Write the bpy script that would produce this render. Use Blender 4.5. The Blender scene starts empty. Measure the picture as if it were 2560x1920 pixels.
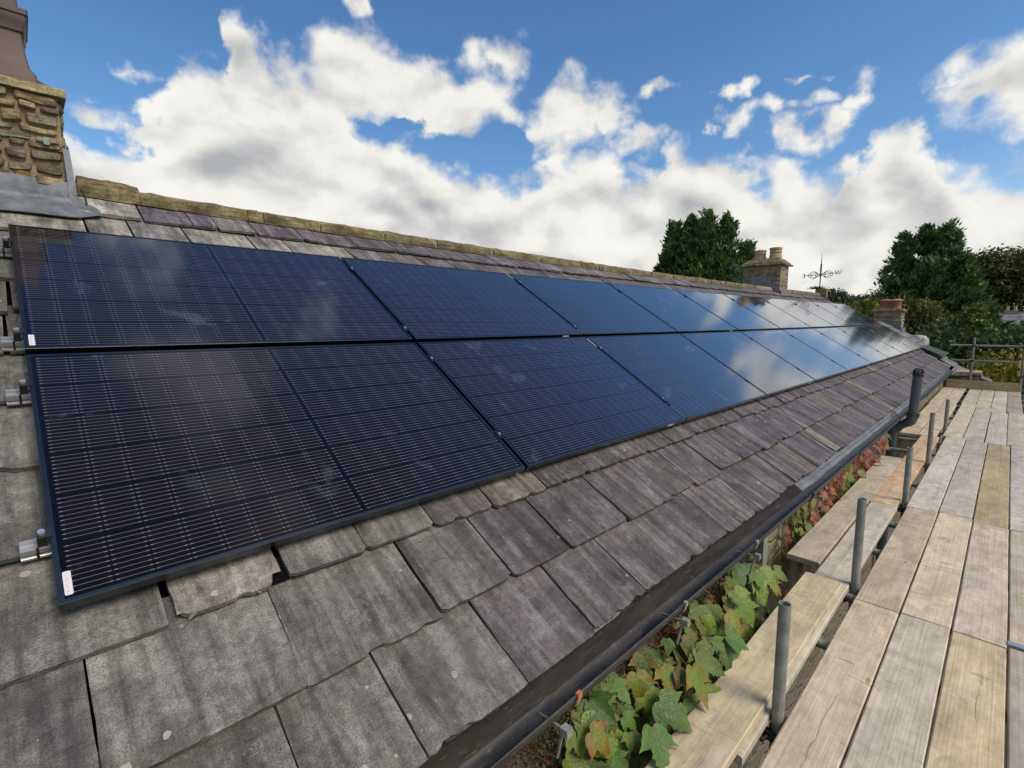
import bpy, math, random
import numpy as np
from math import sin, cos, pi, radians, atan2, sqrt
from mathutils import Vector, Matrix
from mathutils.noise import noise as pnoise

random.seed(7)
rng = np.random.default_rng(7)
SC = bpy.context.scene
COL = SC.collection

# ------------------------------------------------------------------ geometry frame
TH = 0.56252                      # roof pitch
DV = Vector((0, cos(TH), sin(TH)))     # up the slope
NV = Vector((0, -sin(TH), cos(TH)))    # roof normal
UV = Vector((1, 0, 0))                 # along the eaves, away from the camera
PW, PL, PP, PG = 1.117, 1.722, 1.742, 0.028


def sag(u):
    t = min(max(u / 17.4, 0), 1)
    return -0.026 * 4 * t * (1 - t)


def RP(u, v, n=0.0):
    return UV * u + DV * v + NV * (n + sag(u))


RN = -0.10                        # roof surface below the panel faces


# ------------------------------------------------------------------ mesh helper
class MB:
    def __init__(s):
        s.v = []; s.f = []; s.m = []; s.c = []; s.t = []
        s.col = (1, 1, 1); s.off = Vector((0, 0, 0)); s.mi = 0; s.tf = None

    def vert(s, p, t=None, c=None):
        p = Vector(p)
        s.v.append(p)
        s.c.append(c or s.col)
        if t is None:
            t = s.tf(p) if s.tf else p
        s.t.append(Vector(t) + s.off)
        return len(s.v) - 1

    def face(s, idx, mi=None):
        s.f.append(tuple(idx)); s.m.append(s.mi if mi is None else mi)

    def poly(s, pts, mi=None):
        s.face([s.vert(p) for p in pts], mi)

    def hexa(s, p, mi=None):
        """8 points: bottom ring 0-3, top ring 4-7"""
        i = [s.vert(q) for q in p]
        for f in ((3, 2, 1, 0), (4, 5, 6, 7), (0, 1, 5, 4), (1, 2, 6, 5), (2, 3, 7, 6), (3, 0, 4, 7)):
            s.face([i[k] for k in f], mi)

    def box(s, lo, hi, mi=None):
        x0, y0, z0 = lo; x1, y1, z1 = hi
        s.hexa([(x0, y0, z0), (x1, y0, z0), (x1, y1, z0), (x0, y1, z0),
                (x0, y0, z1), (x1, y0, z1), (x1, y1, z1), (x0, y1, z1)], mi)

    def obox(s, o, a, b, c, mi=None):
        o, a, b, c = map(Vector, (o, a, b, c))
        s.hexa([o, o + a, o + a + b, o + b, o + c, o + a + c, o + a + b + c, o + b + c], mi)

    def tube(s, pts, r, n=12, caps=True, mi=None, hollow=False):
        pts = [Vector(p) for p in pts]
        rs = r if isinstance(r, (list, tuple)) else [r] * len(pts)
        rings = []
        ref = None
        for i, p in enumerate(pts):
            d = (pts[min(i + 1, len(pts) - 1)] - pts[max(i - 1, 0)]).normalized()
            if ref is None:
                ref = Vector((0, 0, 1)) if abs(d.z) < .9 else Vector((1, 0, 0))
            a = (ref - d * ref.dot(d)).normalized(); b = d.cross(a); ref = a
            rings.append([s.vert(p + (a * cos(2 * pi * k / n) + b * sin(2 * pi * k / n)) * rs[i]) for k in range(n)])
        for i in range(len(rings) - 1):
            A, B = rings[i], rings[i + 1]
            for k in range(n):
                s.face((A[k], A[(k + 1) % n], B[(k + 1) % n], B[k]), mi)
        if caps:
            s.face(rings[0][::-1], mi); s.face(rings[-1], mi)
        return rings

    def lathe(s, prof, c, n=20, mi=None, axis=None):
        """profile [(r,z)] about the vertical through c"""
        c = Vector(c); rings = []
        for r, z in prof:
            rings.append([s.vert(c + Vector((r * cos(2 * pi * k / n), r * sin(2 * pi * k / n), z))) for k in range(n)])
        for A, B in zip(rings, rings[1:]):
            for k in range(n):
                s.face((A[k], A[(k + 1) % n], B[(k + 1) % n], B[k]), mi)

    def build(s, name, mats, parent=None, smooth=False, origin=None, angle=None):
        me = bpy.data.meshes.new(name)
        o = Vector((0, 0, 0))
        if parent is not None:
            o = WORLD.get(parent.name, Vector((0, 0, 0)))
        elif origin is not None:
            o = Vector(origin)
        me.from_pydata([tuple(p - o) for p in s.v], [], s.f)
        if not isinstance(mats, (list, tuple)): mats = [mats]
        for m in mats: me.materials.append(m)
        if len(mats) > 1: me.polygons.foreach_set('material_index', s.m)
        a = me.attributes.new('col', 'FLOAT_COLOR', 'POINT')
        a.data.foreach_set('color', np.array([(*c[:3], 1.0) for c in s.c], dtype=np.float32).ravel())
        a = me.attributes.new('uvw', 'FLOAT_VECTOR', 'POINT')
        a.data.foreach_set('vector', np.array([tuple(t) for t in s.t], dtype=np.float32).ravel())
        if smooth: me.polygons.foreach_set('use_smooth', [True] * len(me.polygons))
        me.update()
        if smooth and angle:
            me.set_sharp_from_angle(angle=radians(angle))
        ob = bpy.data.objects.new(name, me)
        COL.objects.link(ob)
        if parent is not None:
            ob.parent = parent
            WORLD[ob.name] = o
        else:
            ob.location = o
            WORLD[ob.name] = o
        return ob


WORLD = {}


def thing(name, label, cat, loc=(0, 0, 0), group=None, kind=None):
    o = bpy.data.objects.new(name, None)
    COL.objects.link(o)
    o.location = loc
    o.empty_display_size = .1
    WORLD[o.name] = Vector(loc)
    return tag(o, label, cat, group, kind)


def tag(o, label=None, cat=None, group=None, kind=None):
    if label: o['label'] = label
    if cat: o['category'] = cat
    if group: o['group'] = group
    if kind: o['kind'] = kind
    return o


# ------------------------------------------------------------------ node helper
class NT:
    def __init__(s, tree):
        s.t = tree; s.n = tree.nodes; s.l = tree.links

    def new(s, typ, **kw):
        n = s.n.new(typ)
        for k, v in kw.items():
            if k.startswith('_'): continue
            setattr(n, k, v)
        return n

    def put(s, sock, val):
        if val is None: return
        if isinstance(val, bpy.types.NodeSocket):
            s.l.new(val, sock)
        else:
            if isinstance(val, (tuple, list)) and len(val) == 3 and sock.type == 'RGBA': val = (*val, 1)
            sock.default_value = val

    def m(s, op, a, b=None, c=None, clamp=False):
        n = s.new('ShaderNodeMath', operation=op, use_clamp=clamp)
        s.put(n.inputs[0], a); s.put(n.inputs[1], b); s.put(n.inputs[2], c)
        return n.outputs[0]

    def vm(s, op, a, b=None, out=0):
        n = s.new('ShaderNodeVectorMath', operation=op)
        s.put(n.inputs[0], a)
        if b is not None:
            if op == 'SCALE': s.put(n.inputs['Scale'], b)
            else: s.put(n.inputs[1], b)
        return n.outputs[out]

    def mix(s, f, a, b, mode='MIX'):
        n = s.new('ShaderNodeMix', data_type='RGBA', blend_type=mode)
        s.put(n.inputs['Factor'], f); s.put(n.inputs[6], a); s.put(n.inputs[7], b)
        return n.outputs[2]

    def noise(s, vec, scale, detail=4, rough=.5, dist=0, color=False):
        n = s.new('ShaderNodeTexNoise')
        s.put(n.inputs['Vector'], vec); s.put(n.inputs['Scale'], scale)
        n.inputs['Detail'].default_value = detail; n.inputs['Roughness'].default_value = rough
        n.inputs['Distortion'].default_value = dist
        return n.outputs['Color' if color else 0]

    def voro(s, vec, scale, feature='F1', out='Distance', rand=1):
        n = s.new('ShaderNodeTexVoronoi', feature=feature)
        s.put(n.inputs['Vector'], vec); s.put(n.inputs['Scale'], scale)
        n.inputs['Randomness'].default_value = rand
        return n.outputs[out]

    def ramp(s, x, a, b, c=0., d=1., smooth=True):
        n = s.new('ShaderNodeMapRange', interpolation_type='SMOOTHSTEP' if smooth else 'LINEAR')
        n.clamp = True
        s.put(n.inputs[0], x); s.put(n.inputs[1], a); s.put(n.inputs[2], b); s.put(n.inputs[3], c); s.put(n.inputs[4], d)
        return n.outputs[0]

    def sep(s, v):
        n = s.new('ShaderNodeSeparateXYZ'); s.put(n.inputs[0], v)
        return n.outputs

    def comb(s, x=0., y=0., z=0.):
        n = s.new('ShaderNodeCombineXYZ')
        s.put(n.inputs[0], x); s.put(n.inputs[1], y); s.put(n.inputs[2], z)
        return n.outputs[0]

    def attr(s, name, out):
        n = s.new('ShaderNodeAttribute', attribute_name=name)
        return n.outputs[out]

    def bump(s, h, strength=.3, dist=.01):
        n = s.new('ShaderNodeBump')
        n.inputs['Strength'].default_value = strength; n.inputs['Distance'].default_value = dist
        s.put(n.inputs['Height'], h)
        return n.outputs[0]

    def scale(s, v, xyz):
        return s.vm('MULTIPLY', v, xyz)


def material(name):
    m = bpy.data.materials.new(name)
    m.use_nodes = True
    t = NT(m.node_tree)
    b = m.node_tree.nodes['Principled BSDF']
    return m, t, b


def plain(name, color, rough=.6, metal=0., spec=.5, var=.15, scale=8., bump=0., bscale=60., use_attr=False):
    m, t, b = material(name)
    co = t.new('ShaderNodeTexCoord').outputs['Object']
    n = t.noise(co, scale, 5, .6)
    base = t.attr('col', 'Color') if use_attr else color
    f = t.ramp(n, .3, .7, 1 - var, 1 + var, False)
    c = t.mix(1., base, t.comb(f, f, f), 'MULTIPLY')
    t.put(b.inputs['Base Color'], c)
    b.inputs['Roughness'].default_value = rough
    b.inputs['Metallic'].default_value = metal
    b.inputs['Specular IOR Level'].default_value = spec
    if bump:
        t.put(b.inputs['Normal'], t.bump(t.noise(co, bscale, 4, .6), bump, .01))
    return m


# ------------------------------------------------------------------ materials
def mat_slate():
    m, t, b = material('weathered_slate')
    p = t.attr('uvw', 'Vector'); tint = t.attr('col', 'Color')
    big = t.noise(p, 5.5, 6, .62, .3)
    streak = t.noise(t.scale(p, (17, 1.7, 1)), 1., 5, .62, .5)
    fine = t.noise(p, 210, 3, .7)
    mid = t.noise(p, 34, 7, .72)
    f = t.ramp(big, .36, .64, .66, 1.34, False)
    f = t.m('MULTIPLY', f, t.ramp(streak, .37, .63, .56, 1.46, False))
    f = t.m('MULTIPLY', f, t.ramp(fine, .36, .64, .62, 1.40, False))
    f = t.m('MULTIPLY', f, t.ramp(mid, .36, .64, .66, 1.30, False))
    c = t.mix(1., tint, t.comb(f, f, f), 'MULTIPLY')
    # brown staining, pale lichen films, round lichen, dark pits
    br = t.ramp(t.noise(t.vm('ADD', p, (31, 7, 0)), 3.2, 5, .6), .48, .7)
    c = t.mix(t.m('MULTIPLY', br, .24), c, (.125, .104, .080))
    pale = t.ramp(t.m('ADD', t.noise(t.vm('ADD', p, (3, 17, 0)), 7, 8, .72), t.m('MULTIPLY', t.m('SUBTRACT', streak, .5), .35)), .54, .66)
    c = t.mix(t.m('MULTIPLY', t.m('MULTIPLY', pale, t.ramp(fine, .35, .6)), .50), c, (.30, .305, .30))
    vn = t.new('ShaderNodeTexVoronoi'); t.put(vn.inputs['Vector'], t.vm('ADD', p, t.vm('SCALE', t.noise(p, 60, 2, .5, color=True), .012))); vn.inputs['Scale'].default_value = 11
    sx = t.sep(vn.outputs['Color'])
    dot = t.m('LESS_THAN', vn.outputs['Distance'], t.ramp(sx[0], .50, 1., -.05, .15, False))
    c = t.mix(t.m('MULTIPLY', dot, .75), c, t.mix(sx[1], (.36, .345, .26), (.42, .40, .35)))
    vn2 = t.new('ShaderNodeTexVoronoi'); t.put(vn2.inputs['Vector'], p); vn2.inputs['Scale'].default_value = 17
    s2 = t.sep(vn2.outputs['Color'])
    dk = t.m('LESS_THAN', vn2.outputs['Distance'], t.ramp(s2[0], .6, 1., -.05, .17, False))
    dk = t.m('MULTIPLY', dk, t.ramp(t.noise(p, 2.1, 2, .5), .5, .6))
    c = t.mix(t.m('MULTIPLY', dk, .55), c, (.055, .05, .045))
    dmp = t.ramp(t.noise(t.vm('ADD', t.scale(p, (1.6, .9, 1)), (13, 41, 0)), 4.2, 6, .68, .5), .54, .66)
    c = t.mix(t.m('MULTIPLY', dmp, .40), c, (.062, .060, .060))
    # freshly scuffed white flecks
    fl = t.ramp(t.noise(t.scale(p, (70, 32, 1)), 1., 2, .5), .74, .80)
    c = t.mix(t.m('MULTIPLY', fl, .5), c, (.42, .42, .42))
    t.put(b.inputs['Base Color'], c)
    t.put(b.inputs['Roughness'], t.ramp(mid, .3, .7, .58, .80, False))
    b.inputs['Specular IOR Level'].default_value = .35
    h = t.m('ADD', t.m('MULTIPLY', mid, .6), t.m('ADD', t.m('MULTIPLY', fine, .22), t.m('MULTIPLY', big, 1.2)))
    rip = t.noise(t.scale(p, (9, 26, 1)), 1., 4, .6, 1.2)
    h = t.m('ADD', h, t.m('MULTIPLY', rip, .6))
    t.put(b.inputs['Normal'], t.bump(h, .9, .009))
    return m


def mat_board():
    m, t, b = material('weathered_softwood')
    p = t.attr('uvw', 'Vector'); tint = t.attr('col', 'Color')
    grain = t.noise(t.scale(p, (1.1, 85, 1)), 1., 4, .6, .4)
    grain2 = t.noise(t.scale(p, (3.5, 190, 1)), 1., 3, .6)
    big = t.noise(t.scale(p, (2.2, 7, 1)), 1., 5, .6, .5)
    dirt = t.noise(t.scale(p, (9, 14, 1)), 1., 6, .7)
    f = t.m('MULTIPLY', t.ramp(grain, .35, .65, .94, 1.05, False), t.ramp(big, .32, .68, .80, 1.14, False))
    f = t.m('MULTIPLY', f, t.ramp(grain2, .3, .7, .96, 1.04, False))
    f = t.m('MULTIPLY', f, t.ramp(dirt, .36, .68, 1.08, .76, False))
    c = t.mix(1., t.mix(1., tint, (1.04, 1.005, .915), 'MULTIPLY'), t.comb(f, f, f), 'MULTIPLY')
    # cross marks: saw and rust lines, short dark dashes
    cross = t.ramp(t.noise(t.scale(p, (55, 7, 1)), 1., 3, .6, .5), .58, .72)
    cross = t.m('MULTIPLY', cross, t.ramp(t.noise(p, 2.3, 3, .5), .40, .56))
    c = t.mix(t.m('MULTIPLY', cross, .66), c, (.16, .125, .09))
    saw = t.ramp(t.noise(t.scale(p, (140, 3, 1)), 1., 2, .5, .3), .35, .7, .975, 1.02, False)
    c = t.mix(1., c, t.comb(saw, saw, saw), 'MULTIPLY')
    blot = t.ramp(t.noise(t.vm('ADD', t.scale(p, (4.5, 9, 1)), (7, 1, 4)), 1., 6, .68, .8), .52, .70)
    c = t.mix(t.m('MULTIPLY', blot, .46), c, (.26, .21, .14))
    band = t.ramp(t.noise(t.scale(p, (3.1, .5, 1)), 1., 2, .5, .8), .6, .72)
    c = t.mix(t.m('MULTIPLY', band, .30), c, (.33, .24, .15))
    green = t.ramp(t.noise(t.vm('ADD', p, (9, 3, 1)), 3.3, 4, .6), .58, .75)
    c = t.mix(t.m('MULTIPLY', green, .30), c, (.24, .235, .14))
    pale = t.ramp(t.noise(t.vm('ADD', t.scale(p, (1.5, 5, 1)), (2, 31, 1)), 1., 4, .6), .56, .72)
    c = t.mix(t.m('MULTIPLY', pale, .35), c, (.58, .54, .48))
    # split along the heart of the plank
    px, py, pz = t.sep(p)[:3]
    wob = t.m('MULTIPLY', t.m('SUBTRACT', t.noise(t.comb(t.m('MULTIPLY', px, 2.3), t.m('MULTIPLY', pz, 3.), 0.), 1., 5, .65), .5), .075)
    lv = t.sep(t.attr('loc', 'Vector'))
    dd = t.m('ABSOLUTE', t.m('ADD', t.m('SUBTRACT', lv[1], lv[2]), wob))
    gate = t.ramp(t.noise(t.comb(t.m('MULTIPLY', px, .9), pz, 5.), 1., 2, .5), .50, .62)
    crack = t.m('MULTIPLY', t.m('LESS_THAN', dd, .0008), gate)
    soft = t.m('MULTIPLY', t.ramp(dd, .0, .008, 1., 0.), gate)
    c = t.mix(t.m('MULTIPLY', soft, .18), c, (.22, .17, .12))
    c = t.mix(t.m('MULTIPLY', crack, .7), c, (.05, .038, .028))
    spk = t.ramp(t.noise(t.scale(p, (60, 110, 1)), 1., 3, .6), .66, .74)
    c = t.mix(t.m('MULTIPLY', spk, .28), c, (.20, .16, .12))
    mor = t.m('LESS_THAN', t.voro(p, 21.), .085)
    mor = t.m('MULTIPLY', mor, t.ramp(t.noise(p, 1.7, 2, .5), .56, .62))
    c = t.mix(t.m('MULTIPLY', mor, .7), c, (.62, .58, .52))
    vn = t.new('ShaderNodeTexVoronoi'); t.put(vn.inputs['Vector'], t.scale(p, (3., 7., 1))); vn.inputs['Scale'].default_value = 1.
    s2 = t.sep(vn.outputs['Color'])
    kn = t.ramp(vn.outputs['Distance'], .03, t.ramp(s2[0], .55, 1., .031, .13, False), 1., 0.)
    kn = t.m('MULTIPLY', kn, t.m('GREATER_THAN', s2[0], .62))
    c = t.mix(t.m('MULTIPLY', kn, .6), c, (.17, .12, .08))
    t.put(b.inputs['Base Color'], c)
    b.inputs['Roughness'].default_value = .78
    b.inputs['Specular IOR Level'].default_value = .25
    h = t.m('SUBTRACT', t.m('ADD', grain, t.m('MULTIPLY', dirt, .4)), t.m('MULTIPLY', crack, 1.5))
    t.put(b.inputs['Normal'], t.bump(h, .6, .005))
    return m


def mat_glass():
    m, t, b = material('solar_glass')
    co = t.new('ShaderNodeTexCoord').outputs['Object']
    x, y, z = t.sep(co)[:3]
    # rows of cells up the slope, columns of half cells along the eaves
    ROW = .1815; y0 = (PW - 6 * ROW) / 2
    yr = t.m('SUBTRACT', y, y0)
    fr = t.m('MULTIPLY', t.m('FRACT', t.m('DIVIDE', yr, ROW)), ROW)
    rowgap = t.m('LESS_THAN', t.m('MINIMUM', fr, t.m('SUBTRACT', ROW, fr)), .0032)
    cx = t.m('SUBTRACT', x, PL / 2)
    ax = t.m('SUBTRACT', t.m('ABSOLUTE', cx), .0075)
    CW = .0922
    fc = t.m('MULTIPLY', t.m('FRACT', t.m('DIVIDE', ax, CW)), CW)
    ec = t.m('MINIMUM', fc, t.m('SUBTRACT', CW, fc))
    colgap = t.m('LESS_THAN', ec, .0014)
    mid = t.m('LESS_THAN', ax, .0)
    inside = t.m('MULTIPLY', t.m('LESS_THAN', ax, 9 * CW), t.m('MULTIPLY', t.m('GREATER_THAN', yr, 0.), t.m('LESS_THAN', yr, 6 * ROW)))
    SP = (ROW - .009) / 10
    fl = t.m('MULTIPLY', t.m('ABSOLUTE', t.m('SUBTRACT', t.m('FRACT', t.m('DIVIDE', t.m('SUBTRACT', fr, .0045), SP)), .5)), SP)
    inrow = t.m('MULTIPLY', t.m('GREATER_THAN', fr, .0045), t.m('LESS_THAN', fr, ROW - .0045))
    wire = t.m('LESS_THAN', fl, .0009)
    pad = t.m('MULTIPLY', t.m('LESS_THAN', fl, .0016), t.m('MULTIPLY', t.m('LESS_THAN', ec, .011), t.m('GREATER_THAN', ec, .003)))
    wire = t.m('MULTIPLY', t.m('MULTIPLY', wire, inrow), t.m('SUBTRACT', 1., t.m('MAXIMUM', mid, t.m('MULTIPLY', colgap, .8))))
    cellid = t.comb(t.m('FLOOR', t.m('DIVIDE', cx, CW)), t.m('FLOOR', t.m('DIVIDE', yr, ROW)), t.new('ShaderNodeObjectInfo').outputs['Random'])
    wn = t.new('ShaderNodeTexWhiteNoise'); t.put(wn.inputs['Vector'], cellid)
    cell = t.mix(wn.outputs['Value'], (.0052, .0046, .0056), (.0062, .0056, .0072))
    c = t.mix(t.m('MAXIMUM', rowgap, t.m('MAXIMUM', colgap, mid)), cell, (.0035, .004, .008))
    c = t.mix(t.m('MULTIPLY', wire, inside), c, (.115, .11, .11))
    pad = t.m('MULTIPLY', pad, t.m('SUBTRACT', 1., mid))
    c = t.mix(t.m('MULTIPLY', t.m('MULTIPLY', pad, inrow), inside), c, (.15, .145, .15))
    c = t.mix(t.m('SUBTRACT', 1., inside), c, (.004, .004, .007))
    # hand prints, dust and drying marks on the glass
    rnd = t.new('ShaderNodeObjectInfo').outputs['Random']
    q = t.vm('ADD', co, t.comb(t.m('MULTIPLY', rnd, 37.), t.m('MULTIPLY', rnd, 17.), 0.))
    sm = t.ramp(t.noise(q, 3.8, 5, .62, .6), .60, .72)
    sm = t.m('MULTIPLY', t.m('MINIMUM', t.m('MULTIPLY', sm, 1.2), 1.), t.ramp(t.noise(t.scale(q, (60, 14, 1)), 1., 3, .6), .3, .6))
    c = t.mix(t.m('MULTIPLY', sm, .13), c, (.18, .23, .36))
    t.put(b.inputs['Base Color'], c)
    b.inputs['Roughness'].default_value = .6
    b.inputs['Specular IOR Level'].default_value = 0.
    rough = t.m('ADD', t.ramp(t.noise(q, 2.2, 4, .6), .3, .7, .065, .095, False), t.m('MULTIPLY', sm, .2))
    gl_ = t.new('ShaderNodeBsdfGlossy', distribution='GGX'); t.put(gl_.inputs['Roughness'], rough)
    fc_ = t.new('ShaderNodeLayerWeight').outputs['Facing']       # anti-reflective glass: weak head on, strong at a glancing angle
    fr_ = t.m('ADD', .011, t.m('MULTIPLY', t.m('POWER', fc_, 3.0), .98))
    t.put(gl_.inputs['Color'], t.mix(t.ramp(fc_, .3, .85), (.60, .68, .95), (.97, .98, 1.)))
    mx = t.new('ShaderNodeMixShader'); t.put(mx.inputs[0], fr_)
    t.l.new(b.outputs[0], mx.inputs[1]); t.l.new(gl_.outputs[0], mx.inputs[2])
    t.l.new(mx.outputs[0], t.n['Material Output'].inputs['Surface'])
    return m


def mat_stone(name='sandstone', bump=.6, moss=0.0, sc=1.):
    m, t, b = material(name)
    p = t.new('ShaderNodeTexCoord').outputs['Object']
    tint = t.attr('col', 'Color')
    big = t.noise(p, 9 * sc, 6, .65); fine = t.noise(p, 70 * sc, 5, .7); lay = t.noise(t.scale(p, (6, 6, 60)), sc, 4, .6, .8)
    f = t.m('MULTIPLY', t.ramp(big, .35, .65, .50, 1.45, False), t.ramp(fine, .35, .65, .66, 1.32, False))
    f = t.m('MULTIPLY', f, t.ramp(lay, .36, .64, .74, 1.2, False))
    c = t.mix(1., tint, t.comb(f, f, f), 'MULTIPLY')
    li = t.ramp(t.noise(t.vm('ADD', p, (5, 2, 8)), 16 * sc, 6, .7), .62, .70)
    c = t.mix(t.m('MULTIPLY', li, .5), c, (.36, .35, .29))
    gr = t.ramp(t.noise(t.vm('ADD', p, (1, 9, 3)), 6 * sc, 6, .7), .50, .68)
    c = t.mix(t.m('MULTIPLY', gr, .35 + moss * .5), c, (.155, .125, .030) if moss else (.10, .095, .04))
    if moss:
        dk = t.ramp(t.noise(t.vm('ADD', p, (11, 4, 1)), 22, 6, .7), .60, .68)
        c = t.mix(t.m('MULTIPLY', dk, .75), c, (.045, .035, .018))
    t.put(b.inputs['Base Color'], c)
    b.inputs['Roughness'].default_value = .88
    b.inputs['Specular IOR Level'].default_value = .2
    h = t.m('ADD', t.m('ADD', big, t.m('MULTIPLY', fine, .5)), t.m('MULTIPLY', lay, .6))
    t.put(b.inputs['Normal'], t.bump(h, min(1., bump * 1.5), .018))
    return m


def mat_lead():
    m, t, b = material('grey_lead')
    p = t.new('ShaderNodeTexCoord').outputs['Object']
    n = t.noise(p, 9, 6, .65, .4); f = t.noise(p, 55, 5, .6)
    c = t.mix(t.ramp(n, .3, .7), (.10, .112, .125), (.20, .22, .235))
    c = t.mix(t.m('MULTIPLY', t.ramp(f, .5, .75), .4), c, (.25, .27, .28))
    t.put(b.inputs['Base Color'], c)
    b.inputs['Metallic'].default_value = .25
    t.put(b.inputs['Roughness'], t.ramp(n, .3, .7, .42, .62, False))
    t.put(b.inputs['Normal'], t.bump(t.m('ADD', n, t.m('MULTIPLY', f, .2)), .35, .012))
    return m


def mat_gutter():
    m, t, b = material('black_gutter_paint')
    p = t.new('ShaderNodeTexCoord').outputs['Object']
    n = t.noise(t.scale(p, (3, 14, 14)), 1., 6, .65, .4); f = t.noise(t.scale(p, (30, 90, 90)), 1., 4, .6)
    c = t.mix(t.ramp(n, .35, .7), (.018, .019, .022), (.058, .055, .051))
    c = t.mix(t.m('MULTIPLY', t.ramp(f, .56, .72), .35), c, (.19, .17, .14))
    t.put(b.inputs['Base Color'], c)
    t.put(b.inputs['Roughness'], t.ramp(n, .3, .7, .38, .62, False))
    b.inputs['Specular IOR Level'].default_value = .4
    return m


def mat_tray():
    m, t, b = material('brown_eaves_tray')
    p = t.new('ShaderNodeTexCoord').outputs['Object']
    n = t.noise(t.scale(p, (4, 20, 20)), 1., 6, .65, .5); f = t.noise(t.scale(p, (14, 120, 120)), 1., 4, .6)
    c = t.mix(t.ramp(n, .35, .7), (.014, .011, .009), (.038, .031, .026))
    c = t.mix(t.m('MULTIPLY', t.ramp(f, .60, .72), .55), c, (.16, .135, .09))
    t.put(b.inputs['Base Color'], c)
    b.inputs['Roughness'].default_value = .72
    b.inputs['Specular IOR Level'].default_value = .2
    return m


def mat_foliage(name, rough=.6, trans=.25):
    m, t, b = material(name)
    c = t.attr('col', 'Color')
    t.put(b.inputs['Base Color'], c)
    b.inputs['Roughness'].default_value = rough
    b.inputs['Specular IOR Level'].default_value = .3
    tr = t.new('ShaderNodeBsdfTranslucent'); t.put(tr.inputs['Color'], c)
    mx = t.new('ShaderNodeMixShader'); mx.inputs[0].default_value = trans
    t.l.new(b.outputs[0], mx.inputs[1]); t.l.new(tr.outputs[0], mx.inputs[2])
    t.l.new(mx.outputs[0], t.n['Material Output'].inputs['Surface'])
    return m


def mat_leaf():
    m, t, b = material('vine_leaf')
    c = t.attr('col', 'Color'); p = t.attr('uvw', 'Vector')
    x, y, z = t.sep(p)[:3]
    ax = t.m('ABSOLUTE', x)
    v1 = t.ramp(ax, .004, .014, 1., 0.)
    v2 = t.ramp(t.m('ABSOLUTE', t.m('SUBTRACT', y, t.m('ADD', .03, t.m('MULTIPLY', ax, .75)))), .004, .016, 1., 0.)
    sv = t.m('ABSOLUTE', t.m('SUBTRACT', t.m('FRACT', t.m('MULTIPLY', t.m('SUBTRACT', y, t.m('MULTIPLY', ax, .9)), 6.)), .5))
    v3 = t.m('MULTIPLY', t.ramp(sv, .0, .07, 1., 0.), .35)
    vein = t.m('MAXIMUM', t.m('MAXIMUM', v1, v2), v3)
    n = t.noise(t.vm('ADD', p, (0, 0, 0)), 7, 5, .65)
    f = t.ramp(n, .3, .7, .72, 1.3, False)
    c2 = t.mix(1., c, t.comb(f, f, f), 'MULTIPLY')
    br = t.ramp(t.noise(p, 4.2, 5, .7), .60, .70)
    c2 = t.mix(t.m('MULTIPLY', br, .5), c2, (.16, .075, .03))
    c2 = t.mix(t.m('MULTIPLY', vein, .45), c2, (.20, .26, .08))
    t.put(b.inputs['Base Color'], c2)
    b.inputs['Roughness'].default_value = .32
    b.inputs['Specular IOR Level'].default_value = .5
    t.put(b.inputs['Normal'], t.bump(t.m('SUBTRACT', n, vein), .35, .02))
    tr = t.new('ShaderNodeBsdfTranslucent'); t.put(tr.inputs['Color'], c2)
    mx = t.new('ShaderNodeMixShader'); mx.inputs[0].default_value = .22
    t.l.new(b.outputs[0], mx.inputs[1]); t.l.new(tr.outputs[0], mx.inputs[2])
    t.l.new(mx.outputs[0], t.n['Material Output'].inputs['Surface'])
    return m


def mat_rubble():
    m, t, b = material('rubble_wall')
    p = t.new('ShaderNodeTexCoord').outputs['Object']
    q = t.vm('ADD', t.scale(p, (3.4, 3.4, 7.5)), t.vm('SCALE', t.noise(p, 5, 3, .5, color=True), .6))
    e = t.voro(q, 1., 'DISTANCE_TO_EDGE'); cc = t.voro(q, 1., 'F1', 'Color')
    s = t.sep(cc)
    st = t.mix(s[0], (.17, .135, .085), (.30, .23, .13))
    st = t.mix(t.m('MULTIPLY', s[1], .5), st, (.20, .19, .16))
    n = t.noise(p, 28, 6, .7); f = t.ramp(n, .3, .7, .6, 1.35, False)
    st = t.mix(1., st, t.comb(f, f, f), 'MULTIPLY')
    c = t.mix(t.ramp(e, .03, .09), (.27, .22, .15), st)
    t.put(b.inputs['Base Color'], c)
    b.inputs['Roughness'].default_value = .9
    t.put(b.inputs['Normal'], t.bump(t.m('ADD', t.ramp(e, .0, .15), t.m('MULTIPLY', n, .5)), .8, .03))
    return m


def mat_galv(name='galvanised_steel', c0=(.17, .178, .158), c1=(.29, .295, .262)):
    m, t, b = material(name)
    p = t.new('ShaderNodeTexCoord').outputs['Object']
    n = t.noise(p, 16, 6, .65); s = t.noise(t.scale(p, (40, 40, 6)), 1., 4, .6)
    c = t.mix(t.ramp(n, .3, .7), c0, c1)
    c = t.mix(t.m('MULTIPLY', t.ramp(s, .6, .75), .4), c, (.40, .40, .36))
    sp = t.ramp(t.noise(p, 60, 3, .6), .70, .76)
    c = t.mix(t.m('MULTIPLY', sp, .6), c, (.12, .085, .06))
    t.put(b.inputs['Base Color'], c)
    b.inputs['Metallic'].default_value = .15
    t.put(b.inputs['Roughness'], t.ramp(n, .3, .7, .45, .68, False))
    return m


def mat_ground():
    m, t, b = material('rough_grass')
    p = t.new('ShaderNodeTexCoord').outputs['Object']
    n = t.noise(p, .15, 6, .6); f = t.noise(p, 2.5, 5, .7)
    c = t.mix(t.ramp(n, .35, .65), (.035, .06, .015), (.07, .10, .025))
    c = t.mix(t.m('MULTIPLY', t.ramp(f, .4, .7), .4), c, (.09, .085, .04))
    t.put(b.inputs['Base Color'], c)
    b.inputs['Roughness'].default_value = .95
    return m


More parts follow.
